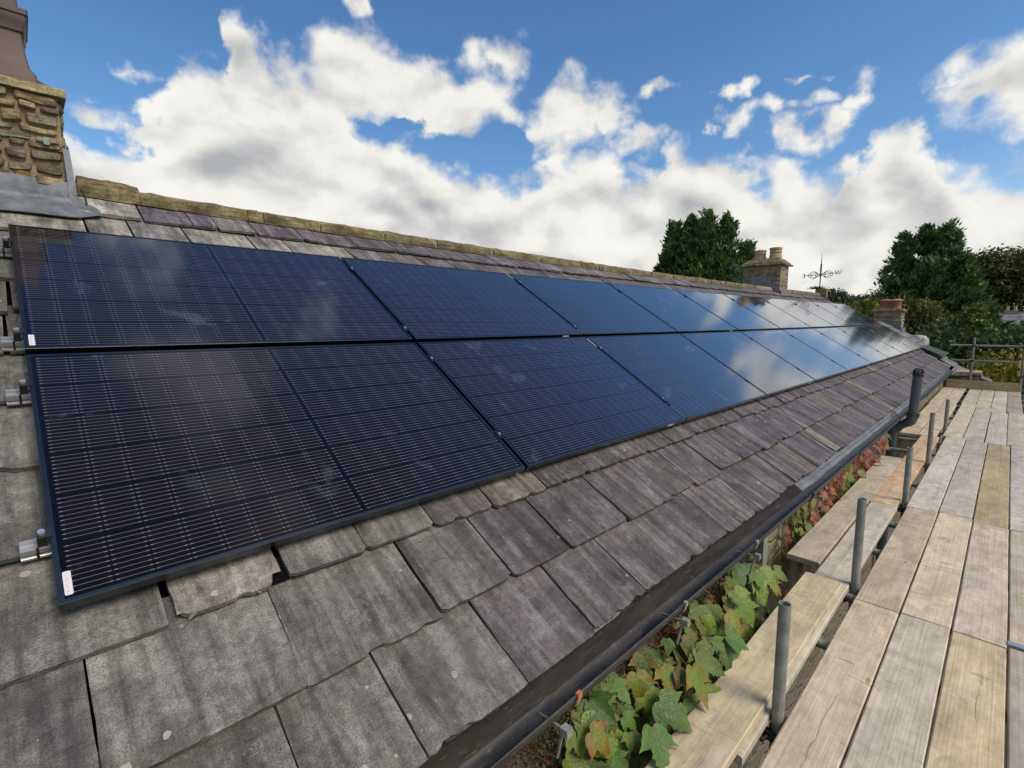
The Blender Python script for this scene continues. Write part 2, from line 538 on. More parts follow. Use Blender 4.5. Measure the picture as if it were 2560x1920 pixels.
M_SLATE = mat_slate(); M_BOARD = mat_board(); M_GLASS = mat_glass()
M_STONE = mat_stone(); M_RIDGE = mat_stone('mossy_ridge_stone', .7, .9)
M_LEAD = mat_lead(); M_GUT = mat_gutter(); M_TRAY = mat_tray(); M_GALV = mat_galv()
M_RUB = mat_rubble(); M_LEAF = mat_leaf()
M_CONI = mat_foliage('conifer_needles', .65, .15); M_BROAD = mat_foliage('broad_leaves', .6, .25)
M_FRAME = plain('black_anodised_frame', (.115, .12, .13), .28, 1., .5, .08)
M_BACK = plain('black_backsheet', (.01, .01, .012), .6)
M_ALU = plain('mill_aluminium', (.50, .50, .49), .36, .7, .5, .06)
M_BLK = plain('black_clamp', (.015, .015, .017), .4)
M_WHITE = plain('white_sticker', (.62, .61, .60), .5, var=.03)
M_BOLT = plain('bolt_steel', (.68, .68, .67), .28, .8, var=.05)
M_MORT = plain('sandy_mortar', (.25, .18, .11), .95, var=.5, scale=16, bump=.9, bscale=60)
M_FELT = plain('bitumen_felt', (.005, .005, .005), .9, spec=.05)  # underlay felt; also the painted dark of the broken slate hole
M_POT = plain('brown_clay', (.082, .050, .042), .6, var=.14, scale=9, bump=.08)
M_BUFF = plain('buff_clay', (.41, .275, .14), .7, var=.2, scale=10)
M_RED = plain('red_clay', (.28, .095, .055), .6, var=.15, scale=10)
M_ORGP = plain('orange_clay', (.46, .20, .09), .6, var=.15, scale=10)
M_BARK = plain('bark', (.09, .07, .05), .9, var=.3, scale=12, bump=.5)
M_CABLE = plain('black_cable', (.02, .02, .022), .5)
M_IRON = plain('wrought_iron', (.03, .03, .034), .5)
M_PIPE = plain('black_soil_pipe', (.075, .085, .098), .38, var=.2, scale=6)
M_UPVC = plain('green_grey_frame', (.26, .28, .22), .45, var=.15)
M_PANE = plain('window_pane', (.02, .025, .028), .05, spec=.8, var=.05)
M_STEM = plain('red_stem', (.34, .035, .04), .5, var=.3, scale=30)
M_TWIG = plain('dry_twig', (.27, .18, .10), .8, var=.3, scale=30)
M_YEL = plain('yellow_sleeve', (.52, .32, .03), .5, var=.15)
M_GRN = plain('green_paint', (.10, .20, .14), .5, var=.2)
M_ORG = plain('orange_seal', (.42, .15, .07), .6)
M_MOSS = plain('moss', (.06, .075, .02), .95, use_attr=True, var=.3, scale=60)
M_GRND = mat_ground()
M_SKYL = plain('skylight_glass', (.10, .13, .13), .12, spec=.8, var=.1)

# ------------------------------------------------------------------ stone house: slate roof
HOUSE = thing('stone_house', 'long stone house whose slate roof carries the solar panels', 'house', (0, 0, 0))
ROWS = [-.775, -.445, -.11, .235, .59, .93, 1.24, 1.54, 1.83, 2.10, 2.36, 2.665, 3.0]
JOINTS = {0: [.39, .675, 1.08, 1.475, 1.85, 2.36, 2.75, 3.25, 3.62],
          1: [-.42, .035, .48, .945, 1.305, 1.665, 2.135, 2.61, 2.935, 3.32, 3.72, 4.15],
          2: [-.35, .22, .545, .828, 1.136, 1.46, 1.816, 2.236, 2.752, 3.16, 3.51],
          10: [-.1, .316, .525, .813, 1.206, 1.459, 1.948, 2.234],
          11: [-.1, .30, .617, .893, 1.043, 1.293, 1.625, 1.772, 2.074, 2.46]}
TINT11 = {1: (.30, .29, .245), 2: (.122, .106, .118), 3: (.115, .10, .115), 4: (.17, .165, .15), 5: (.135, .108, .115), 6: (.125, .108, .122)}


def slate_tint(r, u):
    k = random.random()
    g = random.uniform(.86, 1.16)
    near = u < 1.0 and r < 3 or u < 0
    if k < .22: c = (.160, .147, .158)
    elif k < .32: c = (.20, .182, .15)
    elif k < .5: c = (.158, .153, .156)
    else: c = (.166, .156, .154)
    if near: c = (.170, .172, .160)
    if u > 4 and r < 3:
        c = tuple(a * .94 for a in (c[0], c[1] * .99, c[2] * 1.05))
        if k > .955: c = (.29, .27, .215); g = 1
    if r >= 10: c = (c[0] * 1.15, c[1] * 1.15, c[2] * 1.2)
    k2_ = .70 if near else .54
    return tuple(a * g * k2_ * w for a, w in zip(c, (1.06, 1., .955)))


def lens(v, f): return [v[0] + (v[1] - v[0]) * f]


rb = MB()


def top_drop(u):
    """the upper courses run down a little towards the far end"""
    return -.075 * min(max((u - .3) / 4.5, 0), 1)


def add_slate(u0, u1, v0, v1, tint, k, cut=None, lift=0.):
    """one slate: ragged tail, slightly uneven sides, thickness, lying on the course below"""
    mb = rb; mb.col = tint
    th = random.uniform(.013, .022) if u0 < 6 else .013
    nu = (24 if cut else max(4, int((u1 - u0) / .05))) if u0 < 5.5 else 3
    nearby = -1.0 < u0 < 3.4 and v0 < .9
    if nearby and not cut: nu = max(8, int((u1 - u0) / .02))
    vs = [0, .03, .09, .16, .25, .36, .5, .7, 1.] if nearby else ([0, .12, .45, 1.] if u0 < 5.5 else [0, 1.])
    head = v1 + .10
    o = Vector((random.uniform(0, 60), random.uniform(0, 60), 0))
    sk0, sk1 = random.uniform(-.006, .006), random.uniform(-.006, .006)
    tilt = random.uniform(-.009, .009); tail = random.uniform(-.010, .010); thk = random.uniform(-.004, .008)
    rag = .008 if u0 < 5.5 else .004
    top = []; bot = []
    for j, fv in enumerate(vs):
        rt = []; rbm = []
        for i in range(nu + 1):
            fu = i / nu
            du = (sk0 * (1 - fu) + sk1 * fu) * (1 - fv)
            uu = u0 + (u1 - u0) * fu + du
            jag = 0.
            if j == 0:
                jag = rag * .14 * pnoise(Vector((uu * 8 + k * 3.1, k, 0))) + rag * .35 * pnoise(Vector((uu * 55, k * 1.7, 3))) + max(0, pnoise(Vector((uu * 15, k * 2.9, 5))) - .22) * .045 * (rag / .008)
                if i == 0 or i == nu: jag += random.uniform(.002, .022) if random.random() < .6 else .003
            if i in (0, nu) and 0 < j < len(vs) - 1:
                uu += .003 * pnoise(Vector((fv * 11, k * 2.2, i))) + .003 * pnoise(Vector((fv * 34, k * 1.2, i)))
            vv = v0 + tail + jag + (head - v0) * fv
            if cut and j <= 1 and fu >= cut[0]:
                vv = max(vv, v0 + cut[1] * min((fu - cut[0]) / max(1 - cut[0], .01) * 1.6, 1)) + (.01 if j else 0)
            n = RN + (.034 + thk) * (1 - fv) + lift + tilt * (fu - .5) * (1 - fv) + .0025 * pnoise(Vector((uu * 7, vv * 7, k)))
            d = top_drop(uu) if v0 > 2.3 else 0.
            P = RP(uu, vv + d, n)
            rt.append(mb.vert(P, (uu + o.x, vv + o.y, 0)))
            rbm.append(mb.vert(P - NV * th, (uu + o.x + .03, vv + o.y + .05, .02), tuple(a * 1.1 for a in tint)))
        top.append(rt); bot.append(rbm)
    for j in range(len(vs) - 1):
        for i in range(nu):
            mb.face((top[j][i], top[j][i + 1], top[j + 1][i + 1], top[j + 1][i]))
        mb.face((top[j][0], top[j + 1][0], bot[j + 1][0], bot[j][0]))
        mb.face((top[j][nu], bot[j][nu], bot[j + 1][nu], top[j + 1][nu]))
    for i in range(nu):
        mb.face((top[0][i], bot[0][i], bot[0][i + 1], top[0][i + 1]))


kk = 0
for r in range(len(ROWS) - 1):
    v0, v1 = ROWS[r], ROWS[r + 1]
    us = [-1.6]
    js = JOINTS.get(r, [])
    while us[-1] < (js[0] - .7 if js else -.3): us.append(us[-1] + random.uniform(.3, .45))
    us += js
    while us[-1] < 16.7: us.append(us[-1] + random.uniform(.24, .50) * (1 if us[-1] < 5 else random.choice((.6, .8, .9))))
    us.append(17.16)
    for i, (a, b_) in enumerate(zip(us, us[1:])):
        gap = random.uniform(.007, .012) if a < 5 else random.uniform(.004, .009)
        if a > 5 and random.random() < .18: gap = .013
        if r == 1 and a < .5: gap = .005
        if r == 2 and abs(a - .22) < .01:
            tint = (.20, .185, .155)
            add_slate(a + .012, b_ - .012, v0, v1, tint, kk, cut=(.87, .075))
        else:
            tint = slate_tint(r, a)
            if r == 11 and abs(a) < 2.3:
                q = [j for j, z in enumerate(JOINTS[11]) if abs(z - a) < .001]
                if q and q[0] in TINT11: tint = TINT11[q[0]]
            if r == 10 and a < 2.2: tint = random.choice([(.21, .20, .18), (.19, .175, .165), (.205, .19, .18), (.225, .21, .17)])
            if r == 11 and 2.2 < a < 9 and random.random() < .3: tint = (.165, .14, .155)
            add_slate(a + gap / 2, b_ - gap / 2, v0, v1, tint, kk)
        kk += 1
# under-eaves course and the rear pitch
for i in range(60):
    a = -1.6 + i * .313
    add_slate(a + .16, a + .469, -.765, -.45, (.15, .145, .135), kk, lift=-.016); kk += 1
ROOF = rb.build('slate_roof', M_SLATE, HOUSE)
mb = MB(); mb.col = (.16, .15, .14)
mb.tf = lambda p: Vector((p.x, p.y * 1.2, 0))
A = RP(-1.6, 3.05, RN - .05); B = RP(17.16, 3.0, RN - .05)
mb.poly([A, B, B + Vector((0, 2.9, -1.8)), A + Vector((0, 2.9, -1.8))])
mb.build('rear_roof_slope', M_SLATE, HOUSE)
mb = MB()
for i in range(19):
    a, b2 = -1.6 + i, min(-.6 + i, 17.15)
    mb.poly([RP(a, -.74, RN - .032), RP(b2, -.74, RN - .032), RP(b2, 3.04, RN - .032), RP(a, 3.04, RN - .032)])
mb.build('roof_underlay', M_FELT, HOUSE)
# black sheet painting the shade inside the broken corner of one slate
mb = MB(); k = .0105 + RN
mb.obox(RP(.488, -.101, k + .004), UV * .062, DV * .09, NV * .005)
mb.build('hole_shade_sheet', M_FELT, HOUSE)
# gable verge board at the far end
mb = MB(); mb.obox(RP(17.165, -.84, RN - .06), UV * .05, DV * 3.85, NV * .10)
mb.build('verge_board', M_FELT, HOUSE)

# ------------------------------------------------------------------ ridge
def ridge_v(u):
    pts = [(-1, 3.02), (.35, 3.0), (.65, 2.978), (1.3, 2.95), (2.05, 2.925), (4, 2.88), (7, 2.845), (10, 2.84), (14, 2.86), (18, 2.88)]
    for (a, x), (b2, y) in zip(pts, pts[1:]):
        if a <= u <= b2: return x + (y - x) * (u - a) / (b2 - a)
    return 2.88


def ridge_piece(mb, u0, u1, h, w, drop, n=6, rough=.006):
    """saddle stone: flat-ish sloping cheeks meeting over the ridge"""
    prof = [(0., -.030), (-.003, .0), (0., .030), (.012, .058), (.060, .085), (.105, .082), (.150, .045), (.165, -.035)]
    rings = []
    ends = [u0] + [u0 + (u1 - u0) * i / n for i in range(1, n)] + [u1]
    for q, u in enumerate(ends):
        rv = ridge_v(u)
        base = RP(u, rv, RN + .03)
        ring = []
        for k, (yy, zz) in enumerate(prof):
            j = rough * pnoise(Vector((u * 6, k * 1.3, u0))) + rough * .6 * pnoise(Vector((u * 22, k * 3.3, u0)))
            e = .004 if q in (0, n) else 0
            P = base + Vector((0, yy * w, zz * h - drop)) + Vector((0, -j, j * 1.2 - e))
            ring.append(mb.vert(P))
        rings.append(ring)
    for A, B in zip(rings, rings[1:]):
        for k in range(len(prof) - 1):
            mb.face((A[k], B[k], B[k + 1], A[k + 1]))
    mb.face(rings[0][::-1]); mb.face(rings[-1])


mm = MB()
cuts = [.335, .650, 1.305, 1.365, 1.42, 1.86, 1.90, 2.36, 2.40, 2.86, 2.90]
u = .335
segs = [(.335, .648, 1.5), (.652, 1.302, 1.0), (1.312, 1.40, 1.0), (1.425, 1.86, .95), (1.875, 2.45, 1.0), (2.475, 3.02, 1.0), (3.06, 3.78, 1.0), (3.82, 4.55, 1.0), (4.60, 5.35, 1.02), (5.40, 5.75, .98)]
u = 5.80
while u < 11.9:
    l = random.uniform(.45, .85); segs.append((u, u + l, random.uniform(.92, 1.05))); u += l + .04
u = 13.75
while u < 17.0:
    l = random.uniform(.5, .85); segs.append((u, min(u + l, 17.25), random.uniform(.92, 1.05))); u += l + .04
PAL = [(.19, .155, .078), (.175, .148, .08), (.20, .16, .085), (.165, .14, .08)]
for a, b2, h in segs:
    mr = MB(); mr.col = random.choice(PAL)
    ridge_piece(mr, a, b2, h * .86, 1., 0, n=10, rough=.010)
    mr.build('ridge_stone', M_RIDGE, HOUSE, smooth=True, angle=40)
for a, b2 in ((.32, 12.9), (13.6, 17.2)):
    n = int((b2 - a) / .08); prev = None
    for i in range(n + 1):
        u = a + (b2 - a) * i / n
        rv = ridge_v(u)
        j = .010 * pnoise(Vector((u * 5, 1, 1))) + .006 * pnoise(Vector((u * 21, 1, 1)))
        bs = RP(u, rv, RN + .03)
        ring = [mm.vert(P) for P in (RP(u, rv - .048 + j, RN + .024), bs + Vector((0, -.006 + j * .4, -.034)), bs + Vector((0, .012, -.022)), bs + Vector((0, .013 + j * .3, .024)), bs + Vector((0, .026, .048 + j * .3)), bs + Vector((0, .068, .074)), bs + Vector((0, .105, .070)), bs + Vector((0, .155, -.03)))]
        if prev:
            for k in range(7): mm.face((prev[k], ring[k], ring[k + 1], prev[k + 1]))
        prev = ring
mm.build('ridge_mortar', M_MORT, HOUSE)
mb = MB(); mb.col = (.22, .17, .08)
mb.box((17.10, 2.33, 1.40), (17.30, 2.62, 1.665)); mb.build('ridge_end_stone', M_RIDGE, HOUSE)


# ------------------------------------------------------------------ rubble masonry
def rubble(mb, o, ax, az, nn, w, h, rows, pal, prot=.022, rnd=None, res=(6, 4), lmin=.14, lmax=.34):
    """stones as bulging blocks on a rectangle; o lower corner, ax along, az up, nn outward"""
    R = random.Random(rnd)
    o, ax, az, nn = map(Vector, (o, ax, az, nn))
    z = 0
    while z < h - .02:
        rh = min(R.uniform(*rows), h - z)
        if h - z - rh < .04: rh = h - z
        x = 0
        while x < w - .01:
            l = min(R.uniform(lmin, lmax), w - x)
            if w - x - l < .07: l = w - x
            c = R.choice(pal); g = R.uniform(.75, 1.25); mb.col = tuple(a * g * w for a, w in zip(c, (.90, .93, 1.0)))
            pr = prot * R.uniform(.5, 1.4); gx = R.uniform(.002, .006); gz = R.uniform(.0015, .005)
            zj = R.uniform(-.01, .01); tl = R.uniform(-.05, .05)
            nx, nz = res
            grid = []
            for j in range(nz + 1):
                row = []
                for i in range(nx + 1):
                    a = -1 + 2 * i / nx; b = -1 + 2 * j / nz
                    sx = a * (1 - .10 * abs(b) ** 3); sz = b * (1 - .14 * abs(a) ** 3)
                    X = x + l / 2 + sx * (l / 2 - gx); Z = z + rh / 2 + zj + (sz * (rh / 2 - gz)) + tl * sx * l * .3
                    e = max(abs(a), abs(b))
                    X += .014 * pnoise(Vector((X * 11, Z * 11, 7 + pr * 50))); Z += .011 * pnoise(Vector((X * 9, Z * 13, 3 + pr * 50)))
                    d = pr * .75 * (1 - e ** 14) + ((.016 * pnoise(Vector((X * 9, Z * 15, pr * 99))) + .008 * pnoise(Vector((X * 30, Z * 45, pr * 99)))) if e < 1 else -.012)
                    row.append(mb.vert(o + ax * X + az * Z + nn * d))
                grid.append(row)
            for j in range(nz):
                for i in range(nx):
                    mb.face((grid[j][i], grid[j][i + 1], grid[j + 1][i + 1], grid[j + 1][i]))
            x += l
        z += rh


STP = [(.27, .20, .10), (.22, .18, .105), (.30, .235, .12), (.17, .145, .095), (.21, .165, .09), (.29, .235, .145), (.35, .19, .07)]
# near chimney ------------------------------------------------------
CH1 = MB()
yf = 2.45; xr = .275; xl = -1.05; yb = 3.25; zt = 2.03
CH1.col = (.30, .25, .16); CH1.mi = 1
CH1.box((xl, yf, 1.0), (xr, yb, zt))
CH1.mi = 0
rubble(CH1, (xl, yf, 1.52), (1, 0, 0), (0, 0, 1), (0, -1, 0), xr - xl, zt - 1.52, (.036, .078), STP, .034, 5, (12, 7), .08, .21)
rubble(CH1, (xr, yf, 1.52), (0, 1, 0), (0, 0, 1), (1, 0, 0), yb - yf, zt - 1.52, (.06, .11), STP, .030, 8, (7, 5))
ch1 = CH1.build('chimney', [M_STONE, M_MORT], HOUSE, smooth=True, angle=50)
# capping flags, weathered flaunching
mb = MB()
R5 = random.Random(3)
x = xl - .05
while x < xr + .03:
    l = R5.uniform(.22, .42); x1 = min(x + l, xr + .040)
    if xr + .04 - x1 < .1: x1 = xr + .04
    mb.col = (.27, .23, .13)
    y0 = yf - R5.uniform(.035, .06)
    for (za, zb, dy) in ((zt + .002, zt + .052, 0),):
        n = 8
        for i in range(n):
            a = x + (x1 - x) * i / n + (.003 if i == 0 else 0); b2 = x + (x1 - x) * (i + 1) / n - (.003 if i == n - 1 else 0)
            f = lambda q: .010 * pnoise(Vector((q * 9, 3, 1)))
            mb.hexa([(a, y0 + f(a), za + f(a) * .5), (b2, y0 + f(b2), za + f(b2) * .5), (b2, yb + .05, za), (a, yb + .05, za),
                     (a, y0 + .008 + f(a), zb + f(a + 4)), (b2, y0 + .008 + f(b2), zb + f(b2 + 4)), (b2, yb + .05, zb), (a, yb + .05, zb)])
    x = x1
mb.build('coping_flags', M_STONE, ch1)
mb = MB(); mb.col = (.38, .32, .17)
n = 24
def fl_h(fx, fy): return .150 * (1 - (abs(fx) ** 4 + abs(fy) ** 2.2) ** .8 if abs(fx) ** 4 + abs(fy) ** 2.2 < 1 else 0)
g = []
for j in range(13):
    row = []
    for i in range(n + 1):
        fx = -1 + 2 * i / n; fy = -1 + 2 * j / 12
        X = (xl + xr) / 2 + fx * (xr - xl + .03) / 2; Y = (yf + yb) / 2 + fy * (yb - yf + .03) / 2
        Z = zt + .045 + fl_h(fx * 1.0, fy) + .022 * pnoise(Vector((X * 7, Y * 7, 2))) + .008 * pnoise(Vector((X * 25, Y * 25, 2)))
        row.append(mb.vert((X, Y, Z)))
    g.append(row)
for j in range(12):
    for i in range(n): mb.face((g[j][i], g[j][i + 1], g[j + 1][i + 1], g[j + 1][i]))
mb.build('flaunching', M_STONE, ch1, smooth=True)
# square brown pot
def square_pot(c, prof, mat, parent, rc=.07, n=4):
    mb = MB(); c = Vector(c); rings = []
    for hw, z in prof:
        ring = []
        for k in range(4):
            for q in range(n):
                t = q / n * pi / 2 + k * pi / 2
                cx, cy = [(1, 1), (-1, 1), (-1, -1), (1, -1)][k]
                rr = hw * rc
                ring.append(mb.vert(c + Vector((cx * (hw - rr) + rr * cos(t), cy * (hw - rr) + rr * sin(t), z))))
        rings.append(ring)
    for A, B in zip(rings, rings[1:]):
        for k in range(4 * n): mb.face((A[k], A[(k + 1) % (4 * n)], B[(k + 1) % (4 * n)], B[k]))
    mb.face(rings[-1])
    return mb.build('chimney_pot', mat, parent, smooth=True, angle=35)


square_pot((-.005, 2.66, 2.085), [(.205, 0), (.203, .05), (.178, .09), (.168, .16), (.160, .27), (.160, .275), (.170, .285), (.172, .297), (.172, .30), (.186, .335), (.188, .36), (.188, .365), (.196, .372), (.196, .40), (.158, .415), (.150, .75)], M_POT, ch1)
# stepped slate fragment at the back of the capping
mb = MB(); mb.col = (.12, .10, .12); mb.obox((.20, 2.55, 2.135), (.075, 0, -.035), (0, .2, 0), (0, 0, .012)); mb.build('slate_fragment', M_SLATE, ch1)
mb = MB(); mb.col = (.30, .12, .08); mb.box((xr - .035, yf - .014, 1.725), (xr + .012, yf + .09, 1.757)); mb.build('brick', M_RED, ch1)

# lead work round the near chimney
mb = MB()
def sheet(mb, P, t=.003, nrm=None):
    """P grid of points -> thin sheet"""
    nr = len(P); nc = len(P[0])
    a = [[mb.vert(p) for p in row] for row in P]
    for j in range(nr - 1):
        for i in range(nc - 1): mb.face((a[j][i], a[j][i + 1], a[j + 1][i + 1], a[j + 1][i]))
# upstand and cover flashing on the front face
n = 22
def wav(u, s=.006): return s * pnoise(Vector((u * 5, 4, 4)))
yy = yf - .042
us = [-1.1 + (xr + .012 + 1.1) * i / n for i in range(n + 1)]
sheet(mb, [[(u, yy + .004 + .4 * wav(u), 1.455 + .3 * wav(u)) for u in us], [(u, yy + wav(u, .004), 1.50) for u in us], [(u, yy + .006, 1.552 + wav(u * 2, .008)) for u in us], [(u, yf + .01, 1.556 + wav(u * 2, .008)) for u in us]])
# second upstand slightly in front and lower
sheet(mb, [[(u, yy - .020 + wav(u), 1.385 + .4 * wav(u)) for u in us], [(u, yy - .012 + wav(u, .004), 1.452 + .3 * wav(u)) for u in us], [(u, yy + .002, 1.462 + .3 * wav(u)) for u in us]])
mb.build('lead_flashing', M_LEAD, ch1, smooth=True, angle=40)
mb = MB()
# apron dressed over the slates with a rounded end
P = []
for j in range(7):
    row = []
    f = j / 6
    vlow = 2.565; vup = 2.80
    for i in range(25):
        g_ = i / 24
        ue = .325 + .085 * sqrt(max(0, 1 - ((f - .25) / .75) ** 2)) if f > .25 else .41 - .10 * (1 - f / .25) ** 2
        uu = -1.2 + (ue + 1.2) * g_
        vv = vlow + (vup - vlow) * f + wav(uu, .006) * (1 - f) + .035 * (max(0, uu - .25) / .16) * (1 - f)
        row.append(RP(uu, vv + .004, RN + .040 + .006 * pnoise(Vector((uu * 8, vv * 8, 1)))))
    P.append(row)
sheet(mb, P)
sheet(mb, [[p - NV * .006 + DV * .002 for p in P[0]], P[0]])
# side flashing up the right-hand face
sheet(mb, [[(xr + .040, yf - .045, 1.44), (xr + .045, yf + .2, 1.56), (xr + .045, yb, 1.6)], [(xr + .034, yf - .04, 1.60), (xr + .036, yf + .2, 1.70), (xr + .036, yb, 1.75)], [(xr + .026, yf - .03, 1.745), (xr + .028, yf + .1, 1.80), (xr + .03, yb, 1.85)]])
sheet(mb, [[(xr + .002, yf - .047, 1.44), (xr + .040, yf - .045, 1.44)], [(xr + .0, yf - .042, 1.60), (xr + .034, yf - .04, 1.60)], [(xr - .004, yf - .033, 1.745), (xr + .026, yf - .03, 1.745)]])
mb.build('lead_apron', M_LEAD, ch1, smooth=True, angle=40)
mb = MB()
pts = []
for i in range(15):
    f = i / 14; u = -1.0 + 1.30 * f
    pts.append((u, yf - .085 - .012 * sin(f * 5), 1.435 - .045 * f - .006 * sin(f * 9)))
pts += [(.335, yf - .10, 1.385), (.352, yf - .07, 1.43), (.35, yf - .02, 1.49), (.34, yf + .03, 1.53)]
mb.tube(pts, .0055, 6)
mb.build('cable', M_CABLE, ch1, smooth=True)
mb = MB()
mb.tube([(-1.0, yf - .045, 1.735), (-.4, yf - .04, 1.74), (0, yf - .045, 1.757), (.2, yf - .043, 1.768), (xr + .02, yf - .025, 1.765)], .0045, 6)
mb.box((xr - .085, yf - .05, 1.745), (xr - .06, yf - .02, 1.785)); mb.build('aerial_lead', M_GALV, ch1)

# far chimney on the same ridge ------------------------------------------------
def small_chimney(parent, x0, x1, y0, y1, z0, z1, pal, pots, potmat, seed, cap=.06, rise=.16, name='chimney', stone=M_STONE, slab=True):
    mb = MB(); mb.col = (.27, .22, .14); mb.mi = 1
    mb.box((x0, y0, z0), (x1, y1, z1)); mb.mi = 0
    h = z1 - z0
    rubble(mb, (x0, y1, z0), (0, -1, 0), (0, 0, 1), (-1, 0, 0), y1 - y0, h, (.08, .15), pal, .02, seed, (6, 4), .2, .5)
    rubble(mb, (x0, y0, z0), (1, 0, 0), (0, 0, 1), (0, -1, 0), x1 - x0, h, (.08, .15), pal, .02, seed + 1, (6, 4), .2, .45)
    rubble(mb, (x1, y0, z0), (0, 1, 0), (0, 0, 1), (1, 0, 0), y1 - y0, h, (.08, .15), pal, .02, seed + 2, (5, 3), .2, .45)
    ch = mb.build(name, [stone, M_MORT], parent, smooth=True, angle=50)
    mb = MB(); mb.col = (.19, .155, .09)
    R = random.Random(seed)
    # drip course: ragged flags, then a sloping weathered block
    n = 14
    def ring(off, z, rg):
        pts = []
        for (ax, ay), (bx, by) in (((x0 - off, y0 - off), (x1 + off, y0 - off)), ((x1 + off, y0 - off), (x1 + off, y1 + off)), ((x1 + off, y1 + off), (x0 - off, y1 + off)), ((x0 - off, y1 + off), (x0 - off, y0 - off))):
            for i in range(n):
                f = i / n; px, py = ax + (bx - ax) * f, ay + (by - ay) * f
                w = pnoise(Vector((px * 6, py * 6, z * 3)))
                cx, cy = (x0 + x1) / 2, (y0 + y1) / 2
                s = 1 + rg * w
                pts.append(mb.vert((cx + (px - cx) * s, cy + (py - cy) * s, z + rg * .35 * pnoise(Vector((px * 9, py * 9, 8 + z))))))
        return pts
    rs = [ring(-.01, z1 + .0, .02), ring(cap, z1 + .004, .05), ring(cap + .006, z1 + .035, .05), ring(cap * .5, z1 + .05, .03), ring(cap * .35, z1 + .085, .03)]
    if slab: rs += [ring(.0, z1 + .10, .02), ring(-.09, z1 + rise, .03), ring(-.16, z1 + rise + .02, .02)]
    for A, B in zip(rs, rs[1:]):
        for k in range(4 * n): mb.face((A[k], A[(k + 1) % (4 * n)], B[(k + 1) % (4 * n)], B[k]))
    mb.face(rs[-1])
    mb.build('coping_flags', stone, ch)
    for (px, py, r, h) in pots:
        mb = MB()
        zb = z1 + rise - .03
        mb.lathe([(r * 1.05, 0), (r * 1.0, h * .25), (r * .86, h * .55), (r * .86, h * .58), (r * .98, h * .60), (r * .98, h * .64), (r * .90, h * .66), (r * .90, h * .82), (r * 1.0, h * .86), (r * 1.0, h * .97), (r * .9, h), (r * .75, h), (r * .7, h * .5)], (px, py, zb), 18)
        mb.build('chimney_pot', potmat, ch, smooth=True, angle=40)
    return ch


P2 = [(.26, .22, .13), (.30, .25, .15), (.23, .20, .13), (.28, .22, .11)]
ch2 = small_chimney(HOUSE, 13.0, 13.58, 2.355, 3.22, 1.25, 2.04, P2, [(13.29, 2.93, .135, .27), (13.29, 2.58, .145, .30)], M_BUFF, 21, .075, .18)
mb = MB()
mb.obox((12.955, 2.545, 1.30), (.004, 0, 0), (0, .46, 0), (0, 0, .50)); mb.obox((12.90, 2.33, 1.18), (.004, 0, 0), (0, .21, 0), (0, 0, .42))
mb.obox((12.95, 2.30, 1.20), (.70, 0, 0), (0, .004, 0), (0, 0, .27)); mb.obox((12.86, 2.22, 1.245), (.80, 0, 0), (0, .09, .06), (0, -.002, .004))
mb.build('lead_flashing', M_LEAD, ch2)

# ------------------------------------------------------------------ eaves: tray, gutter, wall
mb = MB()
def tray(mb, x0, x1, w, n):
    prev = None
    for i in range(n + 1):
        u = x0 + (x1 - x0) * i / n
        s = sag(u)
        k = w(u)
        pts = [Vector((u, -.53, -.497 + s)), Vector((u, -.585 - .2 * k, -.530 + s)), Vector((u, -.614 - k * .6, -.548 + s)), Vector((u, -.629 - k, -.561 + s + k * .5))]
        ring = [mb.vert(p) for p in pts]
        if prev:
            for j in range(3): mb.face((prev[j], ring[j], ring[j + 1], prev[j + 1]))
        prev = ring
tray(mb, -1.6, 4.12, lambda u: .002 * pnoise(Vector((u * 3, 0, 0))), 60)
mb.build('eaves_tray', M_TRAY, HOUSE, smooth=True)
mb = MB(); tray(mb, 4.10, 17.1, lambda u: -.006 + .018 * pnoise(Vector((u * 2.1, 5, 0))) - .0016 * (u - 4.1), 140)
mb.build('lead_eaves_strip', M_LEAD, HOUSE, smooth=True)
mb = MB()
gy, gz, gr = -.656, -.535, .060
prev = None
for i in range(95):
    u = -1.6 + 18.75 * i / 94
    dz = sag(u) + .003 * pnoise(Vector((u * 1.3, 2, 2)))
    ring = []
    for k in range(13):
        t = pi + pi * k / 12
        ring.append(Vector((u, gy - gr * cos(t - pi), gz + dz - gr * sin(t - pi))))
    # rolled lip
    lip = Vector((u, gy - gr, gz + dz))
    outer = []
    for k in range(13):
        t = pi * k / 12
        outer.append(Vector((u, gy - (gr + .005) * cos(pi - t), gz + dz - (gr + .005) * sin(t))))
    lipr = [Vector((u, gy - gr - .003 + .005 * cos(a), gz + dz + .003 + .005 * sin(a))) for a in (-2.6, -1.6, -.5, .5, 1.6, 2.6)]
    idx = ([mb.vert(p) for p in ring], [mb.vert(p) for p in outer], [mb.vert(p) for p in lipr])
    if prev:
        for k in range(12):
            mb.face((prev[0][k], idx[0][k], idx[0][k + 1], prev[0][k + 1]))
            mb.face((prev[1][k], prev[1][k + 1], idx[1][k + 1], idx[1][k]))
        for k in range(6):
            mb.face((prev[2][k], idx[2][k], idx[2][(k + 1) % 6], prev[2][(k + 1) % 6]))
    prev = idx
gut = mb.build('gutter', M_GUT, HOUSE, smooth=True)
